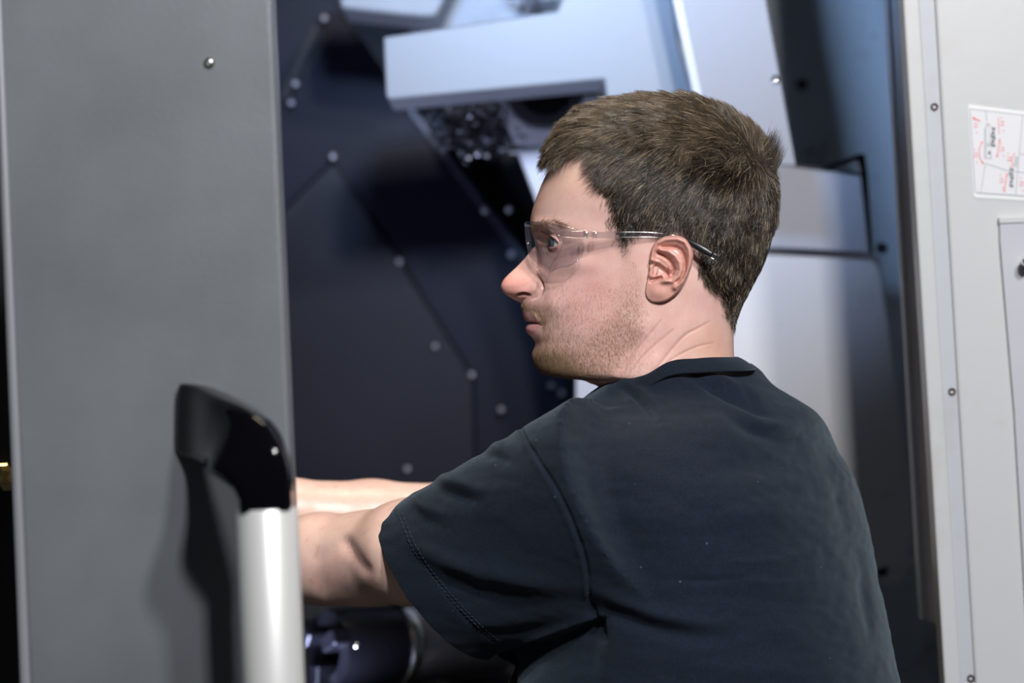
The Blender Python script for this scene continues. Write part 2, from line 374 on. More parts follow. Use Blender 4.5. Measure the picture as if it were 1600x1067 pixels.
# ---- skin pigment, plus shade of creases and hollows put into the colour
def skin_col(P, qx, qv, y):
    C = np.tile(np.array([0.79, 0.53, 0.475]), (len(P), 1))
    def mix(c, w): nonlocal C; C = C * (1 - w[:, None]) + np.array(c) * w[:, None]
    g = lambda cx, cv, sx, sv: np.exp(-((qx - cx) / sx) ** 2 - ((qv - cv) / sv) ** 2)
    nz = vnoise(P, 22, 3) * 0.5 + vnoise(P, 9, 5) * 0.5
    mix((0.76, 0.35, 0.30), 0.75 * g(800, 448, 34, 26))
    mix((0.74, 0.40, 0.37), np.clip(0.50 * g(915, 455, 60, 55) * (1 + 0.6 * nz), 0, 1))
    mix((0.74, 0.39, 0.35), np.clip(0.35 * g(960, 540, 50, 50) * (1 + nz), 0, 1))
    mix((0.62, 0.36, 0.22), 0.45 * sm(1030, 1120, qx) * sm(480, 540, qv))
    mix((0.78, 0.54, 0.40), 0.5 * g(880, 280, 60, 40))
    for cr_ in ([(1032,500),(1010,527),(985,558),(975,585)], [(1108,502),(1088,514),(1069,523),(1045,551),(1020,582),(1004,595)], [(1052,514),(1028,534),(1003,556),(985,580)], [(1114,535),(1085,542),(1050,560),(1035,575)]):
        mix((0.45, 0.22, 0.16), 0.45 * gs(pl(qx, qv, soft(cr_, 2))[0], 1.4))  # shade of the neck creases painted as dark red lines
    # beard shadow
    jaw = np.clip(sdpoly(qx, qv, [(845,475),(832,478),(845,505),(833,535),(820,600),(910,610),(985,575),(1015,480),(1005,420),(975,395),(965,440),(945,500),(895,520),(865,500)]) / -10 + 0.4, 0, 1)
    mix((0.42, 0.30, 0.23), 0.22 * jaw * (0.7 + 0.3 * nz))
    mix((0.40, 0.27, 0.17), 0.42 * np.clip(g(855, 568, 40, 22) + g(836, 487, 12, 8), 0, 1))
    lip = np.minimum(sdpoly(qx, qv, [(808,485),(818,485),(826,490.5),(837,499.5),(847,507.5),(836,505.5),(808,504.5)]), sdpoly(qx, qv, [(808,504),(836,506),(847,508),(841,514),(833,523),(826,527),(808,525)]))
    mix((0.68, 0.32, 0.34), 0.75 * sm(1.5, -1.5, lip))
    mix((0.10, 0.02, 0.02), 0.8 * gs(pl(qx, qv, [(810,460.5),(818,459.5),(826,461)])[0], 2.0) * (np.abs(y) > 5))  # darkness inside the nostril painted on
    mix((0.30, 0.08, 0.07), 0.6 * gs(pl(qx, qv, [(826,504.3),(833,504.6),(841,506),(846,508)])[0], 1.3))  # shade between the lips painted along the mouth line
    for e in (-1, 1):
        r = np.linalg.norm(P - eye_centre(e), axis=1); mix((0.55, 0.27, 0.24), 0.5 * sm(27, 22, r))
    return C
hairy_poly = [(853,232),(866,250),(880,250),(900,240),(918,243),(928,258),(934,290),(940,318),(946,345),(950,372),(960,388),(974,404),(984,398),(990,384),(1003,373),(1026,366),(1060,362),(1085,372),(1092,392),(1092,420),(1096,440),(1102,456),(1118,470),(1128,488),(1138,505),(1147,520),(1180,520),(1300,400),(1250,100),(900,100)]
qx = 800 + (HEAD_P[:, 0] - 800) / np.where(y < 0, (DIST + y * S) / DIST, 1 - y * S / DIST * 1.0); qv = 533.5 + (HEAD_P[:, 2] - 533.5) / np.where(y < 0, (DIST + y * S) / DIST, 1 - y * S / DIST)
hd = sdpoly(qx, qv, hairy_poly)
hw_ = 9 + 22 * sm(1005, 980, qx) * sm(290, 320, qv) + 14 * sm(1090, 1110, qx) * sm(430, 460, qv)
hair_d = sm(5, -1, (hd / hw_) * 6) if False else np.clip(0.5 - (hd + hw_ * 0.4 + 6 * vnoise(HEAD_P, 14, 2)) / (hw_ * 1.2), 0, 1); hair_d = hair_d * hair_d * (3 - 2 * hair_d)
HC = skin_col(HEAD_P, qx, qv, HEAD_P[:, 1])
HC = HC * (1 - 0.4 * RIMR[:, None]) + np.array((0.55, 0.25, 0.23)) * 0.4 * RIMR[:, None]
HC = HC * (1 - 0.75 * LASH[:, None]) + np.array((0.05, 0.03, 0.025)) * 0.75 * LASH[:, None]
HC = HC * (1 - 0.88 * hair_d[:, None]) + np.array((0.055, 0.038, 0.028)) * 0.88 * hair_d[:, None]
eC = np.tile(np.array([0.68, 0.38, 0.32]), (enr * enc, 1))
dk = np.clip(EB([(322,368),(400,408),(460,470),(480,530)], 2.6, .35) + EB([(500,306),(592,395),(606,470),(565,630)], 2, .3) + EB([(298,515),(290,580)], 2.6, .7) + EB([(248,655),(340,630)], 2.4, .6) + EB([(415,570),(430,610)], 2.5, .4), 0, .85).reshape(-1)  # shade of the ear's grooves and canal, put into its colour
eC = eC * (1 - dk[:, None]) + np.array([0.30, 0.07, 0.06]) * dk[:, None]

# ------------------------------------------------------------------ smooth solids on a grid
def surf_nets(f, lo, hi, h):
    ax = [np.arange(lo[k], hi[k] + h, h, dtype=np.float32) for k in range(3)]
    g = np.meshgrid(*ax, indexing='ij', sparse=True)
    A = np.broadcast_to(f(*g), tuple(len(a) for a in ax)).astype(np.float32)
    neg = A < 0; cs = [neg[i:A.shape[0]-1+i, j:A.shape[1]-1+j, k:A.shape[2]-1+k] for i in (0,1) for j in (0,1) for k in (0,1)]
    cnt = sum(c.astype(np.int8) for c in cs); act = (cnt > 0) & (cnt < 8)
    ci = np.argwhere(act); idx = -np.ones(act.shape, np.int64); idx[act] = np.arange(len(ci))
    offs = np.array([(i, j, k) for i in (0,1) for j in (0,1) for k in (0,1)])
    val = [A[ci[:,0]+o[0], ci[:,1]+o[1], ci[:,2]+o[2]] for o in offs]
    s = np.zeros((len(ci), 3)); n = np.zeros(len(ci))
    for a in range(8):
        for b in range(a + 1, 8):
            if np.abs(offs[a] - offs[b]).sum() != 1: continue
            m_ = (val[a] < 0) != (val[b] < 0); t = np.where(m_, val[a] / (val[a] - val[b] + 1e-12), 0)
            p = offs[a] + t[:, None] * (offs[b] - offs[a]); s += p * m_[:, None]; n += m_
    Vt = (ci + s / n[:, None]) * h + np.array(lo)
    F = []
    for axis in range(3):
        o = [0, 0, 0]; sl0 = [slice(None)] * 3; sl1 = [slice(None)] * 3
        sl0[axis] = slice(0, -1); sl1[axis] = slice(1, None)
        ch = neg[tuple(sl0)] != neg[tuple(sl1)]; e = np.argwhere(ch); u, w = [k for k in range(3) if k != axis]
        ok = (e[:, u] > 0) & (e[:, w] > 0) & (e[:, u] < A.shape[u] - 1) & (e[:, w] < A.shape[w] - 1); e = e[ok]
        q = []
        for du, dw in ((0, 0), (-1, 0), (-1, -1), (0, -1)):
            c = e.copy(); c[:, u] += du; c[:, w] += dw; q.append(idx[c[:, 0], c[:, 1], c[:, 2]])
        q = np.stack(q, -1); fl = neg[e[:, 0], e[:, 1], e[:, 2]]
        if axis == 1: fl = ~fl
        q[fl] = q[fl][:, ::-1]; F.append(q)
    F = np.concatenate(F); F = F[(F >= 0).all(1)]
    return Vt, F
def smin(a, b, k):
    h = np.clip(0.5 + 0.5 * (b - a) / k, 0, 1); return b * (1 - h) + a * h - k * h * (1 - h)
def capsule(x, y, v, a, b, ra, rb):
    a = np.asarray(a, float); b = np.asarray(b, float); d = b - a
    t = np.clip(((x - a[0]) * d[0] + (y - a[1]) * d[1] + (v - a[2]) * d[2]) / (d @ d), 0, 1)
    return np.sqrt((x - a[0] - t * d[0]) ** 2 + (y - a[1] - t * d[1]) ** 2 + (v - a[2] - t * d[2]) ** 2) - (ra + (rb - ra) * t)
def chain(x, y, v, pts, k=8):
    f = None
    for (a, ra), (b, rb) in zip(pts[:-1], pts[1:]):
        c = capsule(x, y, v, a, b, ra, rb); f = c if f is None else smin(f, c, k)
    return f
def P3(px, py, y): X_, V_2 = inv(px, py, y); return np.array([X_, y, V_2])
def solid(name, Vt, F, material, parent, smooth=True, fix=True):
    """px-space vertices and faces -> an object, faces turned outwards"""
    Wd = PW(Vt[:, 0], Vt[:, 1], Vt[:, 2]); bpy.context.view_layer.update()
    me = npmesh(name, Wd - np.array(parent.matrix_world.translation if parent is not None else (0, 0, 0)), F)
    bm = bmesh.new(); bm.from_mesh(me)
    if fix: bmesh.ops.recalc_face_normals(bm, faces=bm.faces)
    bm.to_mesh(me); bm.free()
    o = link(name, me, material, None, smooth); o.parent = parent
    return o
def px_of(Vt):
    K = (DIST + Vt[:, 1] * S) / DIST
    return 800 + (Vt[:, 0] - 800) / K, 533.5 + (Vt[:, 2] - 533.5) / K

# torso slices: photo row, right and left outline, half breadth across the shoulders
PSI = rad(28); Fx, Fy = -math.cos(PSI), math.sin(PSI); Lx, Ly = -math.sin(PSI), -math.cos(PSI)
TOR = [(556,1156,1006,112),(566,1168,996,126),(577,1182,978,138),(590,1194,956,150),(605,1207,938,160),(622,1232,915,190),(640,1262,893,228),(660,1281,874,272),(680,1291,864,300),(703,1300,858,322),(747,1326,850,342),(807,1344,850,350),(861,1356,842,350),(915,1364,832,346),(975,1378,815,342),(1024,1386,797,340),(1067,1396,785,340),(1200,1425,775,345),(1330,1440,780,350)]
def torso(x, y, v, inset=0.0):
    T = np.array(TOR, float); R = T[:, 1]; Lf = T[:, 2]; b = T[:, 3]
    vv = 533.5 + (T[:, 0] - 533.5) * 1.0
    hx = (R - Lf) / 2; a = np.sqrt(np.maximum(hx ** 2 - (b * math.sin(PSI)) ** 2, 900)) / math.cos(PSI)
    ys = math.sin(PSI) * math.cos(PSI) * (b ** 2 - a ** 2) / hx
    cy = 20.0
    R2 = 800 + (R - 800) * (DIST + (cy + ys) * S) / DIST; L2 = 800 + (Lf - 800) * (DIST + (cy - ys) * S) / DIST
    cx = (R2 + L2) / 2; a = a * (R2 - L2) / (R - Lf)
    tb = lambda q: spl(np.c_[vv, q], v) - 0
    A_, B_, C_ = tb(a) - inset, tb(b) - inset, tb(cx)
    f = (x - C_) * Fx + (y - cy) * Fy; l = (x - C_) * Lx + (y - cy) * Ly
    n = 2.25
    rho = (np.abs(f / A_) ** n + np.abs(l / B_) ** n) ** (1 / n)
    g = (rho - 1) * np.minimum(A_, B_)
    # spine hollow and the shoulder blade
    return g
SLV = (np.array([*P3(925, 800, -205)]), np.array([*P3(690, 908, -45)]))
def sleeve(x, y, v):
    a, b = SLV; d = b - a; Ld = np.linalg.norm(d); d = d / Ld
    e1 = np.array([0.43, 0.0, 0.90]); e1 = e1 - d * (e1 @ d); e1 /= np.linalg.norm(e1); e2 = np.cross(d, e1)
    s = (x - a[0]) * d[0] + (y - a[1]) * d[1] + (v - a[2]) * d[2]
    p = (x - a[0]) * e1[0] + (y - a[1]) * e1[1] + (v - a[2]) * e1[2]
    q = (x - a[0]) * e2[0] + (y - a[1]) * e2[1] + (v - a[2]) * e2[2]
    t = np.clip(s / Ld, -0.6, 1.3)
    rp = 160 - 21 * t; rq = 118 - 14 * t
    rho = np.sqrt((p / rp) ** 2 + (q / rq) ** 2)
    f = (rho - 1) * rq
    return np.maximum(np.maximum(f, -s - 60), s - Ld - 70)
def near_arm(x, y, v):
    pts = [(P3(915, 790, -215), 72), (P3(640, 862, -20), 79), (P3(575, 872, 45), 71), (P3(500, 873, 95), 70), (P3(420, 868, 150), 58), (P3(300, 850, 230), 38)]
    f = chain(x, y, v, pts, 22)
    return smin(f, capsule(x, y, v, P3(520, 905, 60), P3(600, 900, 20), 40, 42), 14)
def far_arm(x, y, v):
    pts = [(np.array([1170, 250, 800]), 78), (np.array([700, 400, 850]), 70), (np.array([560, 380, 838]), 64), (np.array([420, 350, 826]), 56), (np.array([250, 330, 800]), 36)]
    return chain(x, y, v, pts, 20)
def body_f(x, y, v):
    f = smin(torso(x, y, v, 26 + 34 * sm(640, 800, v)), near_arm(x, y, v), 12)
    f = smin(f, far_arm(x, y, v), 12)
    f = smin(f, chain(x, y, v, [(np.array([1058, 0, 520]), 76), (np.array([1075, 0, 700]), 120)], 10), 30)
    return np.maximum(f, 585 - v)
bV, bF = surf_nets(body_f, (210, -400, 530), (1440, 520, 1290), 7.0)
def hand(w, s, fingers_dir):
    """palm and five bent fingers reaching on from the wrist w; s = +1/-1 side of the thumb"""
    fd = np.array(fingers_dir, float); fd /= np.linalg.norm(fd); across = np.array([0.0, 0.35, 1.0]); across -= fd * (across @ fd); across /= np.linalg.norm(across)
    nn = np.cross(fd, across)
    def f(x, y, v):
        r = chain(x, y, v, [(w, 36), (w + fd * 70, 30)], 8)
        for k, (o, ln) in enumerate(((-42, 112), (-15, 132), (14, 126), (40, 100))):
            b = w + fd * 95 + across * o; kn = w + fd * 150 + across * o * 1.15
            r = smin(r, capsule(x, y, v, w + fd * 40 + across * o * 0.6, kn, 24, 17), 10)
            m1 = kn + (fd * 0.8 + nn * 0.6) * ln * 0.42; m2 = m1 + (fd * 0.3 + nn * 0.95) * ln * 0.36
            r = np.minimum(r, chain(x, y, v, [(kn, 17), (m1, 15), (m2, 13)], 3))
        tb = w + fd * 35 + across * s * 30; t1 = tb + (fd * 0.7 + across * s * 0.7) * 60; t2 = t1 + (fd + nn * 0.5) * 45
        return smin(r, chain(x, y, v, [(tb, 26), (t1, 18), (t2, 14)], 3), 8)
    lo = w - 230; hi = w + 230
    return surf_nets(f, lo, hi, 5.0)
h1V, h1F = hand(P3(300, 850, 230), -1, (-1, 0.35, 0.1)); h2V, h2F = hand(np.array([250, 330, 800.]), -1, (-1, 0.1, 0.15))
def cat(parts):
    Vs, Fs, n = [], [], 0
    for a, b in parts: Vs.append(a); Fs.append(b + n); n += len(a)
    return np.concatenate(Vs), np.concatenate(Fs)
aV, aF = cat([(bV, bF), (h1V, h1F), (h2V, h2F)])
# elbow dimple, elbow point, forearm tendon
ax_, av_ = px_of(aV); an = vnormals(aV, aF); an *= -1 if (an[:, 1][(aV[:, 1] < -250)].mean() > 0) else 1
camside = an[:, 1] < 0.2
dsp = camside * (-5.5 * gs(pl(ax_, av_, [(540,848),(556,868),(574,888)])[0], 9) - 3 * gs(pl(ax_, av_, [(500,870),(536,850)])[0], 14) + 4 * gs(pl(ax_, av_, [(585,860),(560,905)])[0], 22)) * (aV[:, 0] < 700)
aV = aV + an * dsp[:, None]
AC = np.tile(np.array([0.80, 0.585, 0.50]), (len(aV), 1))
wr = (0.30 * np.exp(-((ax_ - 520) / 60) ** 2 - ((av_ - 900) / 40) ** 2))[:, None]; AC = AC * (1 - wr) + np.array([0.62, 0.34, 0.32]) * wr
wr = (0.25 * gs(pl(ax_, av_, [(540,848),(574,888)])[0], 8))[:, None]; AC = AC * (1 - wr) + np.array([0.5, 0.26, 0.24]) * wr  # shade of the elbow dimple put into the skin colour
fk = vnoise(aV, 8, 11); wr = (0.28 * sm(0.64, 0.8, fk))[:, None]; AC = AC * (1 - wr) + np.array([0.45, 0.24, 0.16]) * wr
# one skin object: head, ears, neck, trunk, arms and hands
neckN = len(HEAD_P)
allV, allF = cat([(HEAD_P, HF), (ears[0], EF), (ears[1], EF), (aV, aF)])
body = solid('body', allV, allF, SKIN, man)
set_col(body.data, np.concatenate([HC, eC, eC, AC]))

# ------------------------------------------------------------------ t-shirt
def shirt_f(x, y, v):
    f = torso(x, y, v)
    f = smin(f, sleeve(x, y, v), 20)
    fs = chain(x, y, v, [(np.array([1180, 240, 800]), 118), (np.array([860, 370, 850]), 104)], 10)
    f = smin(f, fs, 40)
    return np.maximum(f, 560 - v)
sV, sF = surf_nets(shirt_f, (540, -440, 540), (1490, 520, 1300), 6.0)
me = npmesh('tmp', sV, sF); bm = bmesh.new(); bm.from_mesh(me)
A0, B0 = P3(601, 793, -20), P3(777, 1024, -50)
hv = Vector(B0 - A0).normalized(); nrm = Vector((-0.74, 0.42, 0.54)); nrm = (nrm - hv * nrm.dot(hv)).normalized()
ctr = Vector((A0 + B0) / 2)
def cut(bm, co, no, rad_, cx):
    fs = [f for f in bm.faces if (f.calc_center_median() - cx).length < rad_]
    g = set(fs) | {e for f in fs for e in f.edges} | {v for f in fs for v in f.verts}
    bmesh.ops.bisect_plane(bm, geom=list(g), plane_co=co, plane_no=no, clear_outer=True)
cut(bm, ctr, nrm, 215, ctr + nrm * 40)
cut(bm, Vector((880, 368, 850)), Vector((-1, 0.35, 0.05)).normalized(), 190, Vector((830, 380, 852)))
cut(bm, Vector((1100, 0, 1285)), Vector((0, 0, 1)), 900, Vector((1100, 0, 1300)))
bmesh.ops.delete(bm, geom=[v for v in bm.verts if v.co.z < 566.5], context='VERTS')      # the neck opening under the collar
bmesh.ops.subdivide_edges(bm, edges=[], cuts=1)
bm.to_mesh(me); bm.free()
to = bpy.data.objects.new('tmp', me); COL.objects.link(to)
md = to.modifiers.new('s', 'SMOOTH'); md.factor = 0.5; md.iterations = 3
md = to.modifiers.new('u', 'SUBSURF'); md.levels = 1; md.render_levels = 1
bpy.context.view_layer.update()
ev = to.evaluated_get(bpy.context.evaluated_depsgraph_get()); me2 = bpy.data.meshes.new_from_object(ev)
bpy.data.objects.remove(to)
n = len(me2.vertices); Vt = np.empty(n * 3, np.float32); me2.vertices.foreach_get('co', Vt); Vt = Vt.reshape(-1, 3).astype(float)
Nn = np.empty(n * 3, np.float32); me2.vertices.foreach_get('normal', Nn); Nn = Nn.reshape(-1, 3).astype(float)
if Nn[Vt[:, 1] < -300][:, 1].mean() > 0: Nn *= -1
px, pv = px_of(Vt); near = sm(0.25, -0.15, Nn[:, 1])
D = np.zeros(n)
def fold(pts, w, d, taper=True):
    global D
    q, t = pl(px, pv, soft(pts, 2)); D += near * d * gs(q, w) * (np.sin(np.pi * np.clip(t, 0.03, 0.97)) ** 0.6 if taper else 1)
# seams
fold([(811,662),(821,685),(847,727),(878,775),(900,828),(915,871),(921,906),(924,950),(930,966)], 2.6, -3.6, False)
fold([(805,668),(815,690),(841,732),(871,780),(893,832),(908,875),(914,910),(917,950)], 3.5, 1.6, False)
SEAMQ = pl(px, pv, [(620,795),(628,812),(640,845),(662,884),(700,930),(745,975),(790,1010)])
fold([(619,798),(626,816),(640,852),(664,890),(702,938),(744,980),(772,1003)], 1.8, -1.6, False)
# collar folds, shoulder blade folds
for p_, w, d in (([(1078,586),(1110,604),(1146,622),(1180,640),(1206,650)], 8, -11), ([(1090,578),(1125,592),(1160,608),(1195,622)], 9, 6), ([(1130,640),(1170,668),(1215,684),(1245,688)], 12, -8),
                 ([(1120,628),(1165,650),(1215,668),(1262,672)], 10, 5), ([(1150,600),(1165,612),(1190,645)], 6, -4), ([(952,600),(985,612),(1010,632),(1026,658)], 7, -8), ([(968,598),(1003,612),(1030,640)], 7, 4),
                 ([(940,612),(960,604),(980,612),(990,640)], 7, 4), ([(1020,660),(1080,690),(1150,700)], 22, -3),
                 # sleeve
                 ([(672,742),(700,748),(735,760),(770,768)], 10, 7), ([(668,758),(700,772),(745,786)], 9, -6), ([(640,770),(662,790),(700,806)], 9, 5), ([(640,792),(665,815),(690,826)], 8, -4),
                 ([(745,695),(765,692),(790,700)], 9, 5), ([(742,712),(772,712),(800,722)], 8, -5),
                 ([(628,830),(660,858),(702,880),(760,896),(820,906),(885,918)], 15, 9), ([(640,870),(690,908),(760,930),(850,940)], 18, -7), ([(700,820),(780,850),(860,870)], 30, -4),
                 ([(700,960),(760,975),(840,970),(910,950)], 14, 4), ([(740,985),(800,990),(870,975)], 8, -3),
                 ([(905,915),(940,922),(988,946),(1045,964),(1100,976),(1140,975)], 13, 10), ([(930,950),(985,972),(1050,992),(1120,998)], 14, -8), ([(922,940),(930,975),(945,1010)], 9, -7),
                 ([(1035,905),(1090,908),(1150,905),(1200,895)], 5, -2.2), ([(1110,870),(1170,880),(1230,872),(1290,850)], 6, 2), ([(1150,900),(1210,915),(1290,905)], 7, 2.4), ([(1120,930),(1200,940),(1300,945)], 8, -2),
                 ([(1000,720),(1080,740),(1180,730),(1260,740)], 16, -2.5), ([(980,800),(1100,815),(1230,800),(1300,810)], 16, 2.5), ([(1180,760),(1260,770),(1320,790)], 12, -2), ([(1290,700),(1305,760),(1330,830)], 12, -3),
                 ([(1340,850),(1350,920),(1360,1000)], 9, -4), ([(960,1010),(1060,1040),(1160,1050),(1300,1040)], 18, 3)):
    fold(p_, w, d)
# the sleeve overhangs the flank
q_, t_ = pl(px, pv, [(700,1075),(775,1024),(850,996),(926,968)]); yl = np.interp(px, [700,775,850,926,945], [1075,1024,996,968,962])
D += -near * 26 * sm(-1, 5, pv - yl) * sm(120, 20, pv - yl) * sm(955, 915, px)
st_ = np.stack([Vt[:, 0], Vt[:, 1], Vt[:, 2] * 2.2], -1)
D += 1.5 * vnoise(st_, 60, 1) + 0.9 * vnoise(st_, 24, 2)
Vt += Nn * D[:, None]
dwn = sm(560, 590, Vt[:, 2])
Wd = PW(Vt[:, 0], Vt[:, 1], Vt[:, 2]) - np.array(man.location)
me2.vertices.foreach_set('co', Wd.ravel().astype(np.float32)); me2.update(); me2.name = 't_shirt'
bm = bmesh.new(); bm.from_mesh(me2); bmesh.ops.recalc_face_normals(bm, faces=bm.faces); bm.to_mesh(me2); bm.free()
def cloth(name, col, sheen=0.4):
    m = mat(name, col, 0.85, spec=0.25, bump=0.5, bscale=1500)
    nt = m.node_tree; b = nt.nodes['Principled BSDF']; N_ = nt.nodes.new; L_ = nt.links.new
    b.inputs['Sheen Weight'].default_value = sheen; b.inputs['Sheen Roughness'].default_value = 0.45; b.inputs['Sheen Tint'].default_value = (0.55, 0.72, 0.85, 1)
    tc = N_('ShaderNodeTexCoord'); n1 = N_('ShaderNodeTexNoise'); n1.inputs['Scale'].default_value = 700; n1.inputs['Detail'].default_value = 2
    L_(tc.outputs['Object'], n1.inputs['Vector'])
    vo = N_('ShaderNodeTexVoronoi'); vo.inputs['Scale'].default_value = 60; L_(tc.outputs['Object'], vo.inputs['Vector'])
    lt = N_('ShaderNodeMath'); lt.operation = 'LESS_THAN'; lt.inputs[1].default_value = 0.035; L_(vo.outputs['Distance'], lt.inputs[0])
    r = N_('ShaderNodeValToRGB'); r.color_ramp.elements[0].position = 0.35; r.color_ramp.elements[1].position = 0.7
    r.color_ramp.elements[0].color = (*[c * 0.7 for c in col], 1); r.color_ramp.elements[1].color = (*[c * 1.5 for c in col], 1)
    L_(n1.outputs['Fac'], r.inputs['Fac'])
    mx = N_('ShaderNodeMix'); mx.data_type = 'RGBA'; mx.inputs[7].default_value = (0.12, 0.15, 0.18, 1); L_(lt.outputs[0], mx.inputs['Factor']); L_(r.outputs['Color'], mx.inputs[6])
    L_(mx.outputs[2], b.inputs['Base Color'])
    return m
NAVY = cloth('navy_jersey', (0.0036, 0.0080, 0.0185), 0.16)
shirt = bpy.data.objects.new('t_shirt', me2); COL.objects.link(shirt); me2.materials.append(NAVY)
me2.polygons.foreach_set('use_smooth', [True] * len(me2.polygons)); shirt.parent = man
md = shirt.modifiers.new('cloth', 'SOLIDIFY'); md.thickness = 0.0015; md.offset = -1
# two rows of stitches round the sleeve hem
bm = bmesh.new(); npx, npv = px_of(Vt); okn = Nn[:, 1] < 0.1
org_ = np.array(man.location)
for off in (0, 7):
    L_ = soft([(621 + off,800),(628 + off,818),(642 + off,853),(666 + off,890),(704 + off,936),(746 + off,978),(772 + off,1001)], 3)
    cs_ = np.r_[0, np.cumsum(np.hypot(*np.diff(L_, axis=0).T))]
    for u in np.arange(2, cs_[-1] - 4, 7.5):
        e = []
        for uu in (u, u + 4.2):
            qx_, qv_ = np.interp(uu, cs_, L_[:, 0]), np.interp(uu, cs_, L_[:, 1])
            dd_ = (npx - qx_) ** 2 + (npv - qv_) ** 2 + (~okn) * 1e6; ks = np.argsort(dd_)[:4]; w_ = 1 / (dd_[ks] + 0.3); w_ /= w_.sum()
            e.append((w_[:, None] * (Vt[ks] + Nn[ks] * 0.9)).sum(0))
        a_, b_ = (PW(*p)[0] - org_ for p in e); dr = Vector(b_ - a_).normalized(); sd = dr.cross(fwd).normalized() * 0.00035; up_ = Vector(fwd) * -0.0005
        A_, B_ = Vector(a_), Vector(b_); vv_ = [bm.verts.new(p) for p in (A_ - sd, A_ + sd, B_ + sd, B_ - sd, (A_ * 0.8 + B_ * 0.2) + up_, (A_ * 0.2 + B_ * 0.8) + up_)]
        for f_ in ((0, 1, 4), (1, 2, 5, 4), (2, 3, 5), (3, 0, 4, 5)): bm.faces.new([vv_[i] for i in f_])
sm_ = bpy.data.meshes.new('hem_stitches'); bm.to_mesh(sm_); bm.free(); sm_.materials.append(mat('stitch_thread', (0.022, 0.034, 0.06), 0.7))
so_ = bpy.data.objects.new('hem_stitches', sm_); COL.objects.link(so_); so_.parent = shirt; so_['kind'] = 'stuff'
# collar band: a ribbed strip around the neck, low at the throat
def collar():
    nph, nw_ = 160, 14; Vc = np.zeros((nw_, nph, 3))
    ph = np.linspace(0, 2 * math.pi, nph, endpoint=False)        # 0 = throat, pi = nape
    for j in range(nw_):
        t = j / (nw_ - 1)
        c_ = np.cos(ph); s_ = np.sin(ph)
        vtop = spl([(-1, 559), (-0.3, 560), (0.15, 566), (0.42, 584), (0.62, 592), (1.0, 632)], -(-c_))
        xx = np.where(c_ > 0, 1052 - c_ * (108), 1052 - c_ * 96); yy = -s_ * 118
        k_ = 1 + 0.0 * t; out = 3 + 9 * t + 15 * t * sm(0.0, -1, c_)
        dn = 21 * t
        nx_ = np.where(c_ > 0, -c_ * 1.0, -c_); 
        Vc[j, :, 0] = xx + out * nx_ * 1.15; Vc[j, :, 1] = yy - out * s_ * 0.9; Vc[j, :, 2] = vtop + dn * (0.9 + 0.1 * s_ ** 2) - 2.2 * np.sin(math.pi * t) - 0
    return Vc.reshape(-1, 3), grid_faces(nw_, nph, True)
cV, cF = collar()
RIB = cloth('rib_knit', (0.0048, 0.0092, 0.018), 0.18)
co = solid('collar', cV, cF, RIB, shirt); co.parent = shirt
md = co.modifiers.new('band', 'SOLIDIFY'); md.thickness = 0.0022; md.offset = 0

# ------------------------------------------------------------------ trousers, belt line and shoes (out of the frame)
def tr_f(x, y, v):
    hip = chain(x, y, v, [(np.array([1110, -130, 1330]), 190), (np.array([1110, 150, 1330]), 190)], 10)
    l1 = chain(x, y, v, [(np.array([1090, -170, 1420]), 165), (np.array([1050, -190, 2250]), 110), (np.array([1090, -200, 3060]), 85)], 30)
    l2 = chain(x, y, v, [(np.array([1110, 190, 1420]), 165), (np.array([1080, 230, 2250]), 110), (np.array([1150, 250, 3060]), 85)], 30)
    return smin(hip, smin(l1, l2, 30), 40)
tV, tF = surf_nets(tr_f, (800, -450, 1100), (1400, 480, 3160), 20.0)
DENIM = cloth('dark_denim', (0.02, 0.025, 0.04), 0.1)
solid('trousers', tV, tF, DENIM, man)
for c_ in ((1060, -200), (1120, 250)):
    def sh_f(x, y, v, c_=c_):
        f = chain(x, y, v, [(np.array([c_[0] + 60, c_[1], 3130]), 75), (np.array([c_[0] - 60, c_[1], 3150]), 72), (np.array([c_[0] - 210, c_[1], 3165]), 60)], 20)
        return np.maximum(f, v - 3195)
    shV, shF = surf_nets(sh_f, (c_[0] - 320, c_[1] - 120, 3030), (c_[0] + 180, c_[1] + 120, 3240), 12.0)
    solid('shoe', shV, shF, mat('shoe_leather', (0.02, 0.02, 0.02), 0.5), man)

# ================================================================== THE MACHINE
def prism(name, pts, d, t, material, parent=None, bev=0.0015, d2=None):
    """plate whose front outline is seen at photo pixels pts at view distance d (or one distance per corner), t thick away from us"""
    n = len(pts); dd = d if isinstance(d, (list, tuple)) else [d] * n
    Fr = [at(p[0], p[1], q) for p, q in zip(pts, dd)]
    Bk = [p + fwd * t for p in Fr]; org = Fr[0].copy() if parent is None else parent.matrix_world.translation.copy()
    bm = bmesh.new(); a = [bm.verts.new(p - org) for p in Fr]; b = [bm.verts.new(p - org) for p in Bk]
    bm.faces.new(a); bm.faces.new(b[::-1])
    for i in range(n): bm.faces.new((a[i], b[i], b[(i + 1) % n], a[(i + 1) % n]))
    bmesh.ops.recalc_face_normals(bm, faces=bm.faces)
    if bev: bmesh.ops.bevel(bm, geom=list(bm.edges), offset=bev, segments=2, affect='EDGES', profile=0.5, clamp_overlap=True)
    me = bpy.data.meshes.new(name); bm.to_mesh(me); bm.free(); me.materials.append(material)
    o = bpy.data.objects.new(name, me); COL.objects.link(o)
    if parent is None: o.location = org
    else: o.parent = parent
    return o
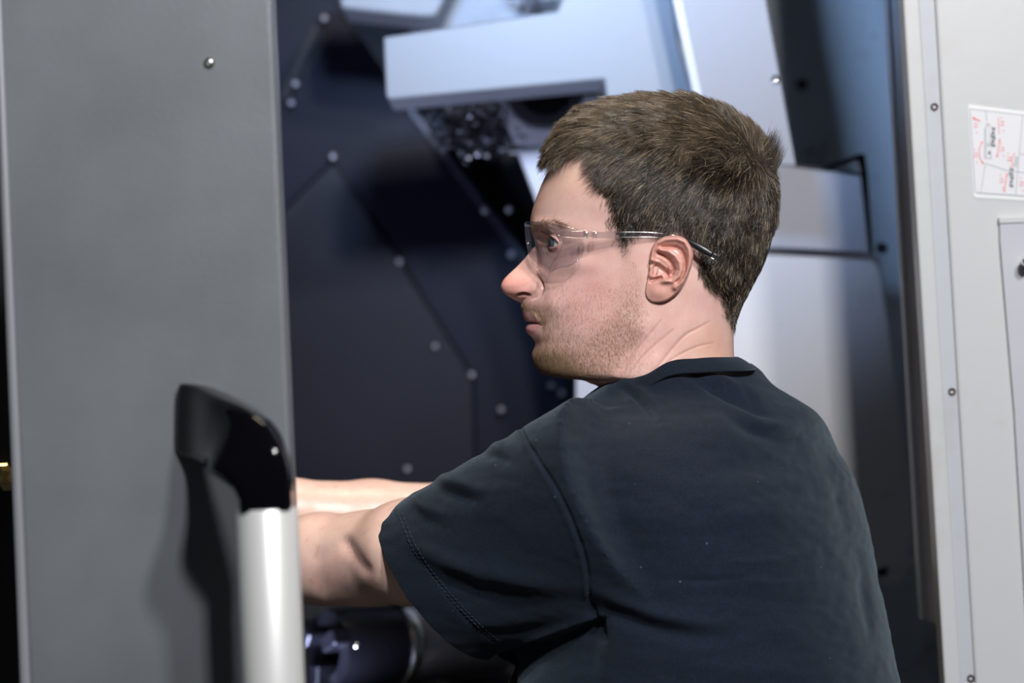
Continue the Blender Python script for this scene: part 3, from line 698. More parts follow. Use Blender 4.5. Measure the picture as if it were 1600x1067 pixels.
def lathe(name, profile, n, material, parent, origin, axis, smooth=True):
    """profile: (radius, height) pairs turned round the axis"""
    ax_ = Vector(axis).normalized(); q = ax_.to_track_quat('Z', 'Y')
    org = parent.matrix_world.translation if parent is not None else Vector(origin)
    bm = bmesh.new(); rings = []
    for r, h in profile:
        rings.append([bm.verts.new(Vector(origin) - org + q @ Vector((r * math.cos(2 * math.pi * k / n), r * math.sin(2 * math.pi * k / n), h))) for k in range(n)])
    for A_, B_ in zip(rings[:-1], rings[1:]):
        for k in range(n): bm.faces.new((A_[k], A_[(k + 1) % n], B_[(k + 1) % n], B_[k]))
    bm.faces.new(rings[0]); bm.faces.new(rings[-1][::-1]); bmesh.ops.recalc_face_normals(bm, faces=bm.faces)
    me = bpy.data.meshes.new(name); bm.to_mesh(me); bm.free(); me.materials.append(material)
    if smooth: me.polygons.foreach_set('use_smooth', [True] * len(me.polygons))
    o = bpy.data.objects.new(name, me); COL.objects.link(o)
    if parent is None: o.location = org
    else: o.parent = parent
    if smooth:
        md = o.modifiers.new('edges', 'EDGE_SPLIT'); md.split_angle = rad(40)
    return o
def bolt(px, py, d, r, material, parent, name='bolt', dome=0.55, washer=None):
    R_ = r / FPX * d
    return lathe(name, [(R_, 0), (R_, R_ * 0.15), (R_ * 0.92, R_ * dome * 0.5), (R_ * 0.7, R_ * dome * 0.85), (R_ * 0.42, R_ * dome), (R_ * 0.36, R_ * dome * 0.6), (R_ * 0.02, R_ * dome * 0.55)], 20, material, parent, at(px, py, d), -fwd)

M_DOOR = mat('door_paint', (0.150, 0.163, 0.178), 0.42, metal=0.25, bump=0.10, bscale=300, var=0.13, vscale=9)
M_DOOR_EDGE = mat('door_edge_paint', (0.24, 0.25, 0.275), 0.4, metal=0.2)
M_BLACK = mat('black_gloss_plastic', (0.002, 0.002, 0.003), 0.08, spec=0.15)
M_GRIP = mat('silver_anodised_tube', (0.70, 0.71, 0.70), 0.36, metal=0.35, spec=0.5)
M_NAVY = mat('navy_guard_paint', (0.0048, 0.0058, 0.0155), 0.45, spec=0.15, var=0.25, vscale=5)
M_NAVY2 = mat('charcoal_guard_paint', (0.009, 0.0098, 0.0185), 0.4, spec=0.22, var=0.2, vscale=4)
M_RIB = mat('guard_rib_paint', (0.020, 0.024, 0.048), 0.4)
M_DARK = mat('dark_casting', (0.006, 0.007, 0.012), 0.6)
M_WHITE = painted('white_sheet_metal', (0.22, 0.238, 0.262), amount=0.10)
M_LILAC = painted('pale_grey_sheet_metal', (0.45, 0.46, 0.51), amount=0.10)
M_UPPER = painted('upper_panel_paint', (0.20, 0.24, 0.30), stain=(0.05, 0.06, 0.07), amount=0.6, sscale=8)
M_STRIP = painted('cover_strip_paint', (0.25, 0.255, 0.285), amount=0.10)
M_STAIN = painted('oil_stained_sheet_metal', (0.55, 0.61, 0.66), stain=(0.10, 0.10, 0.07), amount=0.8, spots=0.75, sscale=7)
M_LOWER = painted('oil_stained_cover', (0.66, 0.66, 0.68), stain=(0.22, 0.19, 0.08), amount=0.75, spots=0.25, sscale=5)
M_FRAME = painted('worn_white_frame', (0.50, 0.515, 0.53), stain=(0.33, 0.29, 0.20), amount=0.35, sscale=11, rough=0.38)
M_GROOVE = painted('grey_frame_groove', (0.44, 0.46, 0.50), amount=0.3, sscale=14)
M_FLANGE = mat('grey_flange_paint', (0.5, 0.5, 0.52), 0.5, var=0.1)
M_STEEL = mat('zinc_bolt', (0.55, 0.55, 0.52), 0.22, metal=1.0)
M_CHROME = mat('chrome', (0.8, 0.8, 0.78), 0.08, metal=1.0)
M_HOLE = mat('rusty_hole', (0.05, 0.025, 0.012), 0.9, spec=0.05)
M_TURN = mat('turned_steel', (0.40, 0.40, 0.46), 0.25, metal=0.9)
M_DTURN = mat('dark_oiled_steel', (0.02, 0.02, 0.026), 0.25, metal=0.6)

# ---- shell of the work space
floor_m = mat('concrete_floor', (0.09, 0.09, 0.09), 0.7, var=0.2, vscale=3)
def box(name, x0, x1, y0, y1, z0, z1, material, kind=None):
    bm = bmesh.new(); bmesh.ops.create_cube(bm, size=1); c = Vector(((x0 + x1) / 2, (y0 + y1) / 2, (z0 + z1) / 2))
    for v in bm.verts: v.co = Vector((v.co.x * (x1 - x0), v.co.y * (y1 - y0), v.co.z * (z1 - z0)))
    me = bpy.data.meshes.new(name); bm.to_mesh(me); bm.free(); me.materials.append(material)
    o = bpy.data.objects.new(name, me); COL.objects.link(o); o.location = c
    if kind: o['kind'] = kind
    return o
box('floor', -3, 3, -3.2, 3, -0.1, 0.0, floor_m, 'structure')
box('shading_roof', -1.6, 1.6, 0.20, 1.6, 2.30, 2.36, M_DARK, 'structure')  # unseen roof, added to keep the overhead lamp out of the interior
M_GBOLT = mat('guard_bolt', (0.55, 0.55, 0.60), 0.3, metal=1.0)
box('wall_back', -1.6, 1.6, 1.55, 1.62, 0.0, 2.8, M_DARK, 'structure')

bed = box('machine_bed', -1.0, 1.0, 0.42, 1.5, 0.0, 0.85, M_DARK); tag(bed, 'dark machine bed below the work space, in front of the man', 'machine bed')
# ---- dark guard plates on the far left
def pxg(p, d): return at(p[0], p[1], d)
g = empty('machine_guard', at(640, 600, 3.12), 'large dark navy sheet metal guard with rows of bolts behind the man\'s arm', 'machine guard')
prism('guard_plate', [(330,-120),(521,-120),(521,-6),(640,168),(835,425),(905,560),(905,790),(744,790),(741,592),(624,404),(520,252),(440,330),(330,420)], 3.08, 0.02, M_NAVY, g)
prism('guard_plate', [(330,424),(440,331),(520,254),(622,405),(739,592.5),(742.5,784),(330,782)], 3.07, 0.02, M_NAVY2, g)
prism('guard_plate', [(905,575),(905,650),(960,720),(905,790),(905,800),(330,800),(330,1200),(1500,1200),(1500,800),(1000,700)], 3.16, 0.02, M_DARK, g)
prism('guard_rib', [(632,168),(644,166),(840,424),(832,430)], 3.075, 0.02, M_RIB, g)
prism('guard_rib', [(503,-30),(511,-30),(600,118),(596,124)], 3.075, 0.02, M_NAVY2, g)
prism('guard_rib', [(490,36),(500,40),(446,160),(436,152)], 3.074, 0.02, M_DARK, g)
prism('guard_rib', [(510,48),(517,52),(478,120),(472,116)], 3.074, 0.02, M_DARK, g)
prism('guard_plate', [(640,158),(700,158),(760,170),(870,330),(900,400),(905,560),(846,428),(650,172)], 3.13, 0.02, M_NAVY2, g)
for (bx, by) in ((507,28),(520,244),(624,408),(680,541),(737,586),(636,733),(758,328),(795,327),(799,397),(861,602),(877,614),(783,640),(739,236),(455,160),(462,130)):
    bolt(bx, by, 3.064, 5.2, M_GBOLT, g)
# ---- pale back plate with the dark round boss
g = empty('back_plate', at(900, 400, 2.80), 'pale blue-grey back plate with a dark round boss just above the man\'s forehead', 'machine panel')
prism('plate', [(776,150),(1180,150),(1180,720),(900,720),(900,580),(868,400),(835,306)], 2.80, 0.02, M_LILAC, g)
prism('plate_joint', [(795,236),(880,235),(880,239),(796,240)], 2.796, 0.006, M_FLANGE, g)
r_ = 60 / FPX * 2.79
lathe('round_boss', [(r_, -0.0), (r_, 0.03), (r_ * 0.96, 0.034), (r_ * 0.7, 0.034), (r_ * 0.66, 0.02), (0.002, 0.02)], 64, M_DARK, g, at(851, 143, 2.797), -fwd)
# ---- upper grey panel between the two bars
g = empty('upper_panel', at(780, 0, 2.95), 'blue-grey upper panel seen above the white bent bar', 'machine panel')
prism('plate', [(655,-80),(1060,-80),(1060,110),(640,110),(640,40)], 2.95, 0.008, M_UPPER, g)
# ---- white bent bar
g = empty('bent_bar', at(820, 90, 2.62), 'thick white L-shaped sheet metal bar reaching left above the man\'s head', 'machine bar')
prism('bar_body', [(599,58),(870,17),(903,-60),(1043,-60),(1058,60),(1084,152),(1100,330),(958,330),(949,170),(944,124),(608,155),(603,150)], 2.62, 0.13, M_WHITE, g, 0.004)
# ---- top left bar
g = empty('light_bar', at(620, 0, 2.80), 'short pale bar cut by the top edge of the picture', 'machine bar')
prism('bar_body', [(520,-60),(725,-60),(682,26),(660,27),(533,13)], 2.80, 0.12, M_WHITE, g, 0.004)
# ---- metal chips caught under the bar
rnd = random.Random(3)
bm = bmesh.new()
for k in range(420):
    px_, py_ = rnd.gauss(738, 30), rnd.gauss(195, 22)
    if k > 340: px_, py_ = rnd.gauss(835, 25), rnd.gauss(4, 10)
    if k > 385: px_, py_ = rnd.gauss(640, 30), rnd.gauss(30, 8)
    c = at(px_, py_, (2.762 if k <= 340 else 2.925) + rnd.random() * 0.015); ax1 = Vector([rnd.gauss(0, 1) for _ in range(3)]).normalized(); ax2 = ax1.orthogonal().normalized(); ax3 = ax1.cross(ax2)
    R0 = rnd.uniform(0.002, 0.006); wv_ = rnd.uniform(0.0007, 0.0018); prev = None
    for j in range(9):
        a = j * 0.7; p = c + (ax2 * math.cos(a) + ax3 * math.sin(a)) * R0 + ax1 * (j * 0.0008)
        e = (bm.verts.new(p - ax1 * wv_), bm.verts.new(p + ax1 * wv_))
        if prev: bm.faces.new((prev[0], prev[1], e[1], e[0]))
        prev = e
me = bpy.data.meshes.new('metal_chips'); bm.to_mesh(me); bm.free(); me.materials.append(mat('chip_steel', (0.14, 0.14, 0.16), 0.4, metal=1.0))
o = bpy.data.objects.new('metal_chips', me); COL.objects.link(o); tag(o, 'curled steel chips clinging under the white bent bar', 'metal chips', kind='stuff')
g = empty('chip_ledge', at(738, 215, 3.02), 'dark ledge holding the heap of steel chips', 'ledge')
prism('ledge', [(690,165),(792,165),(800,215),(770,250),(715,222)], 3.0, 0.05, M_DARK, g)
# ---- cover strip behind the head
g = empty('cover_strip', at(1150, 60, 2.55), 'pale grey cover strip with two bolts standing above the man\'s head', 'machine cover')
prism('strip_plate', [(940,-600),(1090,-600),(1197,0),(1244,259),(1110,252),(1088,158)], 2.55, 0.012, M_STRIP, g)
prism('strip_lip', [(924,-600),(940,-600),(1100,160),(1114,250),(1100,250),(1084,152)], 2.543, 0.02, M_FRAME, g, 0.001)
for bx, by in ((1079,100),(1211,124)): bolt(bx, by, 2.55, 7.2, M_CHROME, g, dome=0.8)
# ---- stained wall of the enclosure
g = empty('stained_panel', at(1300, 200, 3.12), 'blue-grey enclosure panel spotted with oil between strip and door frame', 'machine panel')
prism('plate', [(1060,-120),(1900,-120),(1900,1300),(1060,1300)], 3.12, 0.02, M_STAIN, g)
bolt(1253, 132, 3.118, 9, M_DARK, g)
# ---- pale box with its black angle
g = empty('terminal_box', at(1290, 320, 2.70), 'pale grey box with a black angle bracket on top, right of the man\'s head', 'box')
prism('box_body', [(1150,246),(1228,256),(1346,273),(1360,394),(1150,384)], 2.70, 0.10, M_LILAC, g, 0.002)
prism('box_seam', [(1226,253),(1345,270),(1346,274),(1226,257)], 2.697, 0.02, M_DARK, g, 0)
prism('angle_bracket', [(1283,262),(1344,240),(1352,241),(1356,276),(1364,396),(1358,396),(1344,262),(1340,250),(1300,264)], 2.694, 0.02, M_BLACK, g, 0.0005)
# ---- lower stained cover
g = empty('lower_cover', at(1280, 650, 2.72), 'oil-stained off-white lower cover with rounded corner behind the man\'s shoulder', 'machine cover')
arc = [(1424 - 60 + 60 * math.cos(a), 830 + 60 * math.sin(a)) for a in np.linspace(0, math.pi / 2, 8)]
prism('cover_plate', [(1100,392),(1372,400),(1388,500),(1412,700)] + arc + [(1100,905)], 2.72, 0.05, M_LOWER, g, 0.003)
prism('mounting_foot', [(1340,868),(1395,862),(1432,876),(1400,912),(1340,912)], 2.73, 0.03, M_LOWER, g, 0.002)
bolt(1378, 891, 2.728, 10, M_DARK, g, 'foot_bolt')
bolt(1378, 388, 2.70, 9, M_DARK, g, 'top_bolt')
# ---- flange beside the door frame
g = empty('frame_flange', at(1410, 500, 2.40), 'tall dark grey flange just inside the white door frame', 'flange')
prism('flange_plate', [(1345,-700),(1380,-700),(1480,980),(1440,968),(1436,940),(1412,500),(1399,250)], 2.46, 0.01, M_FLANGE, g, 0.001)
prism('return_lip', [(1345,-700),(1348,-700),(1443,968),(1439,968)], 2.452, 0.012, M_LILAC, g, 0)
# ---- door frame on the right, folded from sheet
g = empty('door_frame', at(1500, 600, 2.28), 'tall worn white door frame of folded sheet metal at the right', 'door frame')
T0, T1 = -900, 2700
def xl(base0, base1067, y): return base0 + (base1067 - base0) * (y / 1067.0)
def strip(name, a0, a1, b0, b1, d, t, m_, bev=0.001): return prism(name, [(xl(a0, a1, T0), T0), (xl(b0, b1, T0), T0), (xl(b0, b1, T1), T1), (xl(a0, a1, T1), T1)], d, t, m_, g, bev)
strip('outer_strip', 1411, 1476, 1437, 1502, 2.27, 0.03, M_FRAME, 0.002)
strip('groove', 1434, 1499, 1466, 1529, 2.279, 0.012, M_GROOVE, 0.0005)
strip('main_face', 1461, 1524, 2050, 2110, 2.275, 0.06, M_FRAME, 0.0025)  # widened out of view to block the second softbox
for hx, hy in ((1462,167),(1489.5,612),(1519,1060)):
    R_ = 6 / FPX * 2.28
    h_ = lathe('screw_hole', [(R_, -0.004), (R_, 0.0006), (R_ * 0.85, 0.0012), (R_ * 0.55, 0.0006), (R_ * 0.5, -0.001), (0.0002, -0.001)], 20, M_HOLE, g, at(hx - 2, hy, 2.2785), -fwd)
# ---- side plate with its chrome knob
g = empty('side_plate', at(1590, 500, 2.24), 'grey side plate with a chrome bolt cut by the right edge of the picture', 'plate')
prism('plate', [(1562,344),(1640,339),(1700,340),(1740,1100),(1612,1100),(1596,830),(1585,640),(1563,380)], 2.2700, 0.004, M_LILAC, g, 0.0006)
prism('top_lip', [(1561,340),(1700,335),(1700,344),(1562,349)], 2.2685, 0.006, M_FRAME, g, 0.0004)
R_ = 9 / FPX * 2.2
lathe('chrome_bolt', [(R_ * 0.5, 0), (R_ * 0.5, 0.012), (R_ * 0.9, 0.013), (R_, 0.016), (R_ * 0.95, 0.020), (R_ * 0.7, 0.0225), (R_ * 0.3, 0.0235), (0.0002, 0.0236)], 32, M_CHROME, g, at(1598, 409, 2.2705), -fwd)
# ---- the instruction sticker
def flat(name, pts, d, material, parent, t=0.0003): return prism(name, pts, d, t, material, parent, 0)
M_ST = mat('sticker_white', (0.66, 0.665, 0.70), 0.35); M_SB = mat('sticker_border', (0.74, 0.75, 0.76), 0.3)
M_SL = mat('sticker_line', (0.38, 0.42, 0.46), 0.4); M_RED = mat('sticker_red', (0.75, 0.13, 0.11), 0.4); M_SK = mat('sticker_grey', (0.15, 0.17, 0.18), 0.4); M_SG = mat('sticker_light_grey', (0.45, 0.47, 0.50), 0.4)
st = empty('instruction_sticker', at(1560, 240, 2.274), 'white sticker with a grey tool drawing and red arrows on the door frame', 'sticker')
zz = lambda a: [(1500 + p / 6.28, 150 + q / 6.28) for p, q in a]
DS = 2.2745
flat('border', zz([(80,92),(95,82),(700,160),(700,1030),(150,998),(135,980)]), DS, M_SB, st)
flat('ground', zz([(98,125),(700,195),(700,985),(165,950),(150,940)]), DS - 0.0004, M_ST, st)
def line(name, pts, w, m_):
    bm = bmesh.new(); org = st.matrix_world.translation; P_ = zz(pts); pr = None
    P2 = [Vector((p[0], p[1])) for p in P_]
    for i, p in enumerate(P2):
        dr = (P2[min(i + 1, len(P2) - 1)] - P2[max(i - 1, 0)]).normalized(); nr = Vector((-dr.y, dr.x)) * w / 6.28 / 2
        e = [bm.verts.new(at(p.x + s_ * nr.x, p.y + s_ * nr.y, DS - 0.0007) - org) for s_ in (-1, 1)]
        if pr: bm.faces.new((pr[0], pr[1], e[1], e[0]))
        pr = e
    me = bpy.data.meshes.new(name); bm.to_mesh(me); bm.free(); me.materials.append(m_); o = bpy.data.objects.new(name, me); COL.objects.link(o); o.parent = st; return o
for a in ([(98,125),(700,195)], [(98,125),(150,940)], [(165,948),(700,985)], [(252,140),(262,250)], [(250,660),(205,945)], [(250,660),(460,730),(700,760)], [(615,190),(570,700),(545,970)], [(580,565),(700,585)]): line('frame_line', a, 7, M_SL)
flat('tool_body', zz([(262,262),(300,275),(290,330),(300,490),(315,620),(235,618),(235,330)]), DS - 0.0005, M_SG, st)
flat('tool_body', zz([(262,300),(285,300),(285,460),(262,460)]), DS - 0.0006, M_ST, st)
flat('tool_body', zz([(262,500),(300,500),(300,605),(262,605)]), DS - 0.0006, M_ST, st)
flat('tool_thread', zz([(310,300),(350,315),(338,350),(350,420),(335,450),(350,495),(315,500),(300,480),(312,420),(298,390),(314,350)]), DS - 0.0006, M_SK, st)
for k in range(4): flat('thread_flank', zz([(316,330+42*k),(336,338+42*k),(330,352+42*k),(316,346+42*k)]), DS - 0.0008, M_SG, st)
flat('tool_thread', zz([(490,705),(528,712),(518,760),(528,800),(515,850),(524,900),(490,895),(484,860),(494,810),(480,770)]), DS - 0.0006, M_SK, st)
for k in range(4): flat('thread_flank', zz([(492,735+38*k),(512,742+38*k),(508,758+38*k),(492,752+38*k)]), DS - 0.0008, M_SG, st)
flat('tool_body', zz([(278,535),(300,545),(295,580),(276,572)]), DS - 0.0008, M_SK, st)
flat('tool_body', zz([(535,590),(572,595),(560,700),(530,690)]), DS - 0.0006, M_SG, st)
for a, w in (([(128,212),(195,245)], 12), ([(375,212),(385,372)], 6), ([(390,425),(365,600)], 8), ([(215,450),(188,520),(192,600),(228,662)], 8), ([(460,765),(434,940)], 8), ([(538,560),(508,610),(520,700)], 8)): line('red_arrow', a, w, M_RED)
for a in ([(120,205),(145,208),(130,232)], [(200,235),(190,255),(180,232)], [(390,412),(400,440),(378,438)], [(362,606),(354,576),(376,580)], [(222,440),(206,456),(224,466)], [(234,666),(210,656),(230,642)], [(462,752),(472,785),(450,780)], [(432,946),(424,916),(446,920)]): flat('arrow_head', zz(a), DS - 0.0008, M_RED, st)
for k, (a, b, r0) in enumerate(((150,290,0),(412,270,0),(412,520,0),(150,580,1),(480,620,0),(405,830,0),(600,860,0))):
    for j in range(-1, 2):      # the small red axis letters beside each arrow: dot, letter, dot
        if j: flat('axis_dot', zz([(a + j * 12, b + j * 62), (a + j * 12 + 9, b + j * 62), (a + j * 12 + 9, b + j * 62 + 12), (a + j * 12, b + j * 62 + 12)]), DS - 0.0008, M_RED, st)
    line('axis_letter', [(a - 14, b - 18), (a + 16, b - 18), (a + 16, b + 16), (a - 14, b + 18), (a - 8, b)], 7, M_RED)
# ---- chuck and spindle at the bottom
g = empty('spindle_chuck', at(600, 1000, 2.80), 'dark round spindle chuck with a steel collar below the man\'s forearm', 'chuck')
axs = (RT * -0.80 - fwd * 0.60).normalized()
c0 = at(628, 1004, 2.62); r0 = 66 / FPX * 2.62
lathe('chuck_body', [(r0, -0.12), (r0, 0.00), (r0 * 0.97, 0.004)], 64, M_TURN, g, c0, axs)
lathe('collar_ring', [(r0 * 1.04, 0.004), (r0 * 1.06, 0.006), (r0 * 1.06, 0.016), (r0 * 1.02, 0.018)], 64, M_STEEL, g, c0, axs)
lathe('chuck_face', [(r0 * 0.98, 0.018), (r0 * 0.98, 0.08), (r0 * 0.9, 0.095), (r0 * 0.62, 0.098), (r0 * 0.60, 0.07), (r0 * 0.25, 0.07), (r0 * 0.24, 0.05), (0.002, 0.05)], 64, M_DTURN, g, c0, axs)
q_ = axs.to_track_quat('Z', 'Y')
for k in range(3):
    a = k * 2.094 + 0.4; ctr_ = c0 + q_ @ Vector((r0 * 0.62 * math.cos(a), r0 * 0.62 * math.sin(a), 0.098))
    bm = bmesh.new(); bmesh.ops.create_cube(bm, size=1)
    for v in bm.verts: v.co = Vector((v.co.x * r0 * 0.6, v.co.y * 0.018, v.co.z * 0.03))
    bmesh.ops.bevel(bm, geom=list(bm.edges), offset=0.002, segments=1, affect='EDGES')
    bmesh.ops.transform(bm, matrix=Matrix.Translation(ctr_ - g.matrix_world.translation) @ q_.to_matrix().to_4x4() @ Matrix.Rotation(a, 4, 'Z'), verts=bm.verts)
    me = bpy.data.meshes.new('chuck_jaw'); bm.to_mesh(me); bm.free(); me.materials.append(M_DTURN); o = bpy.data.objects.new('chuck_jaw', me); COL.objects.link(o); o.parent = g
bolt(557, 1008, 2.47, 5, M_CHROME, g, 'chuck_screw', 1.0)
g = empty('tool_holder', at(740, 1060, 2.70), 'steel tool holder with a bright pin cut by the bottom edge of the picture', 'tool holder')
lathe('holder_body', [(0.030, 0), (0.030, 0.12), (0.026, 0.125), (0.020, 0.13), (0.002, 0.13)], 32, M_DTURN, g, at(800, 1052, 2.93), (RT * -0.9 - fwd * 0.3 - UP * 0.08).normalized())
lathe('bright_pin', [(0.0045, 0), (0.0045, 0.06), (0.003, 0.062), (0.0002, 0.062)], 16, M_STEEL, g, at(748, 1050, 2.84), (RT * -0.97 - UP * 0.22).normalized())
prism('holder_block', [(735,1050),(780,1032),(800,1036),(800,1150),(740,1150)], 2.92, 0.05, M_TURN, g, 0.002)

# ---- sliding door on the left with its handle
g = empty('machine_door', at(240, 500, 1.80), 'grey sliding machine door with a black and silver handle', 'machine door')
prism('door_panel', [(-330,-90),(-6,-90),(421,-90),(425,0),(470,1067),(564,3300),(134,3300),(44,1067),(6,250),(-4,0)], 1.80, 0.035, M_DOOR, g, 0.004)
prism('door_edge', [(-14,-90),(-2,-90),(140,3300),(120,3300),(30,1067),(0,300)], 1.797, 0.036, M_DOOR_EDGE, g, 0.003)
bolt(327, 98, 1.799, 8, M_STEEL, g, 'door_screw')
# handle bracket: swept from the door out to the tube
def wsweep(name, pts, ups, ww, hh, material, parent, nsec=24, power=4.0, steps=8):
    k = len(pts); tk = np.arange(k); tq = np.linspace(0, k - 1, (k - 1) * steps + 1); A_ = np.array([list(p) for p in pts])
    C = np.stack([spl(np.c_[tk, A_[:, j]], tq) for j in range(3)], -1); U_ = np.array([list(u) for u in ups]); Uq = np.stack([spl(np.c_[tk, U_[:, j]], tq) for j in range(3)], -1)
    Wq = spl(np.c_[tk, ww], tq); Hq = spl(np.c_[tk, hh], tq); T = np.gradient(C, axis=0); T /= np.linalg.norm(T, axis=1, keepdims=True)
    a = np.linspace(0, 2 * math.pi, nsec, endpoint=False); e = 2 / power; ca = np.sign(np.cos(a)) * np.abs(np.cos(a)) ** e; sa = np.sign(np.sin(a)) * np.abs(np.sin(a)) ** e
    out = []
    for i in range(len(C)):
        u = Uq[i] - T[i] * (Uq[i] @ T[i]); u /= np.linalg.norm(u); sd = np.cross(T[i], u)
        for sc_ in ([0.0, 0.8, 1.0] if i == 0 else [1.0, 0.8, 0.0] if i == len(C) - 1 else [1.0]): out.append(C[i] + sd * (ca * sc_ * Wq[i] / 2)[:, None] + u * (sa * sc_ * Hq[i] / 2)[:, None])
    out = np.concatenate(out) - np.array(parent.matrix_world.translation if parent.type == 'EMPTY' else parent.parent.matrix_world.translation)
    me = npmesh(name, out, grid_faces(len(out) // nsec, nsec, True)); bm = bmesh.new(); bm.from_mesh(me); bmesh.ops.recalc_face_normals(bm, faces=bm.faces); bm.to_mesh(me); bm.free()
    o = link(name, me, material, None, True); o.parent = parent; return o
def bracket(flip):
    f = (lambda y_: y_) if not flip else (lambda y_: 2 * 1250 - y_)
    pts = [at(290, f(655), 1.80), at(318, f(662), 1.775), at(350, f(680), 1.735), at(381, f(703), 1.70), at(404, f(733), 1.69), at(415, f(768), 1.69), at(417, f(797), 1.69)]
    s_ = -1 if flip else 1
    ups = [UP * s_, UP * s_, UP * s_ + RT * 0.1, UP * s_ * 0.8 + RT * 0.6, UP * s_ * 0.3 + RT, RT + UP * 0.01, RT]
    k_ = 1.7 / FPX
    return wsweep('handle_bracket', pts, ups, [36 * k_, 40 * k_, 56 * k_, 72 * k_, 80 * k_, 84 * k_, 84 * k_], [120 * k_, 122 * k_, 122 * k_, 118 * k_, 100 * k_, 84 * k_, 80 * k_], M_BLACK, g, 40, 5.0)
bracket(False); bracket(True)
k_ = 1.69 / FPX
pa, pb = at(417, 794, 1.69), at(428, 1067, 1.69); dirv = (pb - pa).normalized()
lathe('grip_tube', [(0.0455 * 0.46, -0.0), (0.0455 * 0.475, 0.001), (0.0455 * 0.475, 0.40), (0.0455 * 0.46, 0.401)], 48, M_GRIP, g, pa, dirv)
# ---- dark post and brass fitting at the far left
g = empty('dark_post', at(0, 600, 2.05), 'black post at the left edge of the picture behind the door', 'post')
prism('post_body', [(-400,-90),(60,-90),(150,2700),(-400,2700)], 2.25, 0.05, M_DARK, g, 0.003)
b_ = empty('brass_fitting', at(6, 745, 2.2), 'small brass fitting on the black post at the left edge', 'fitting')
M_BRASS = mat('brass', (0.75, 0.55, 0.22), 0.25, metal=1.0)
lathe('fitting_body', [(0.010, 0), (0.010, 0.012), (0.0075, 0.014), (0.0075, 0.03), (0.009, 0.031), (0.009, 0.036), (0.004, 0.038), (0.0003, 0.038)], 6, M_BRASS, b_, at(2, 738, 2.25), (-fwd + RT * 0.3).normalized(), False)
lathe('fitting_nut', [(0.007, 0), (0.007, 0.01), (0.0003, 0.0101)], 6, M_BRASS, b_, at(14, 755, 2.25), -fwd, False)

# ------------------------------------------------------------------ eyes
def eye_mat():
    m = mat('eye', (0.8, 0.78, 0.76), 0.12, coat=0.8); nt = m.node_tree; b = nt.nodes['Principled BSDF']
    a = nt.nodes.new('ShaderNodeAttribute'); a.attribute_name = 'Col'; nt.links.new(a.outputs['Color'], b.inputs['Base Color']); return m
EYE = eye_mat()
for s in (-1, 1):
    E = eye_centre(s); nr, nc = 90, 96
    gz = np.array([-math.cos(rad(15)), -math.sin(rad(15)), 0.04]); gz /= np.linalg.norm(gz)     # the gaze
    u_ = np.cross(gz, [0, 0, 1.0]); u_ /= np.linalg.norm(u_); w_ = np.cross(gz, u_)
    al = np.linspace(0.0, math.pi, nr) ** 1.0; be = np.linspace(0, 2 * math.pi, nc, endpoint=False)
    A_, B_ = np.meshgrid(al, be, indexing='ij')
    rr = ER + 2.0 * np.exp(-(A_ / 0.42) ** 4)
    d = np.cos(A_)[..., None] * gz + np.sin(A_)[..., None] * (np.cos(B_)[..., None] * u_ + np.sin(B_)[..., None] * w_)
    Pt = (E + d * rr[..., None]).reshape(-1, 3)
    me_o = solid('eye', Pt, grid_faces(nr, nc, True), EYE, man)
    aa = A_.ravel(); C = np.tile([0.74, 0.70, 0.68], (len(aa), 1)).astype(float)
    iris = (aa < 0.53); C[iris] = np.array([0.16, 0.21, 0.26]) * (0.75 + 0.5 * RNG.random(iris.sum()))[:, None]
    C[(aa > 0.47) & (aa < 0.56)] = (0.05, 0.06, 0.07); C[aa < 0.2] = (0.005, 0.005, 0.006)
    set_col(me_o.data, C)

# ------------------------------------------------------------------ hair
H_BROWN = hair_mat('brown_hair', (0.010, 0.0068, 0.0052), (0.66, 0.50, 0.33), 0.25)
H_BEARD = hair_mat('beard_hair', (0.16, 0.09, 0.045), (0.48, 0.32, 0.18), 0.4)
def sample_faces(weight, n):
    a, b, c, d = (HEAD_P[HF[:, k]] for k in range(4))
    area_ = np.linalg.norm(np.cross(c - a, d - b), axis=1) * 0.5; p = area_ * weight; tot = p.sum(); p = p / tot
    f = RNG.choice(len(HF), n, p=p); u = RNG.random((n, 1)); w = RNG.random((n, 1))
    P0 = (a[f] * (1 - u) + b[f] * u) * (1 - w) + (d[f] * (1 - u) + c[f] * u) * w
    return P0, HEAD_N[HF[f, 0]]
fw = hair_d[HF].mean(1)
fy = HEAD_P[HF[:, 0], 1]
HC_side = fw * np.where(fy < 30, 1.0, 0.45)
FLOW = [(870,235,-1,.30,38),(900,205,-1,.10,40),(960,175,-1,-.12,42),(1020,165,-1,-.10,42),(1090,170,-1,-.18,40),(1150,205,-.85,-.1,36),(1000,200,-1,.22,40),(1080,215,-.9,.35,36),(1140,250,-.8,.45,32),
        (930,255,-.8,.55,26),(960,270,-.9,.6,28),(1030,270,-.85,.7,26),(1100,290,-.75,.8,25),(1170,310,-.5,.9,24),(1200,290,-.1,1,22),(960,320,-.55,.85,18),(1020,330,-.5,1,18),(1090,345,-.45,1,19),(1160,370,-.4,1,20),
        (1195,360,-.2,1,20),(965,370,-.1,1,12),(985,390,.1,1,10),(1110,390,-.1,1,15),(1150,420,-.15,1,16),(1110,440,.3,1,12),(1165,460,-.1,1,13),(1130,480,.5,.9,10),(1148,505,.1,1,9),(1196,240,.55,-.8,34),(1182,225,.2,-.7,34),(1205,262,.6,-.2,28)]
FLOW = np.array(FLOW, float)
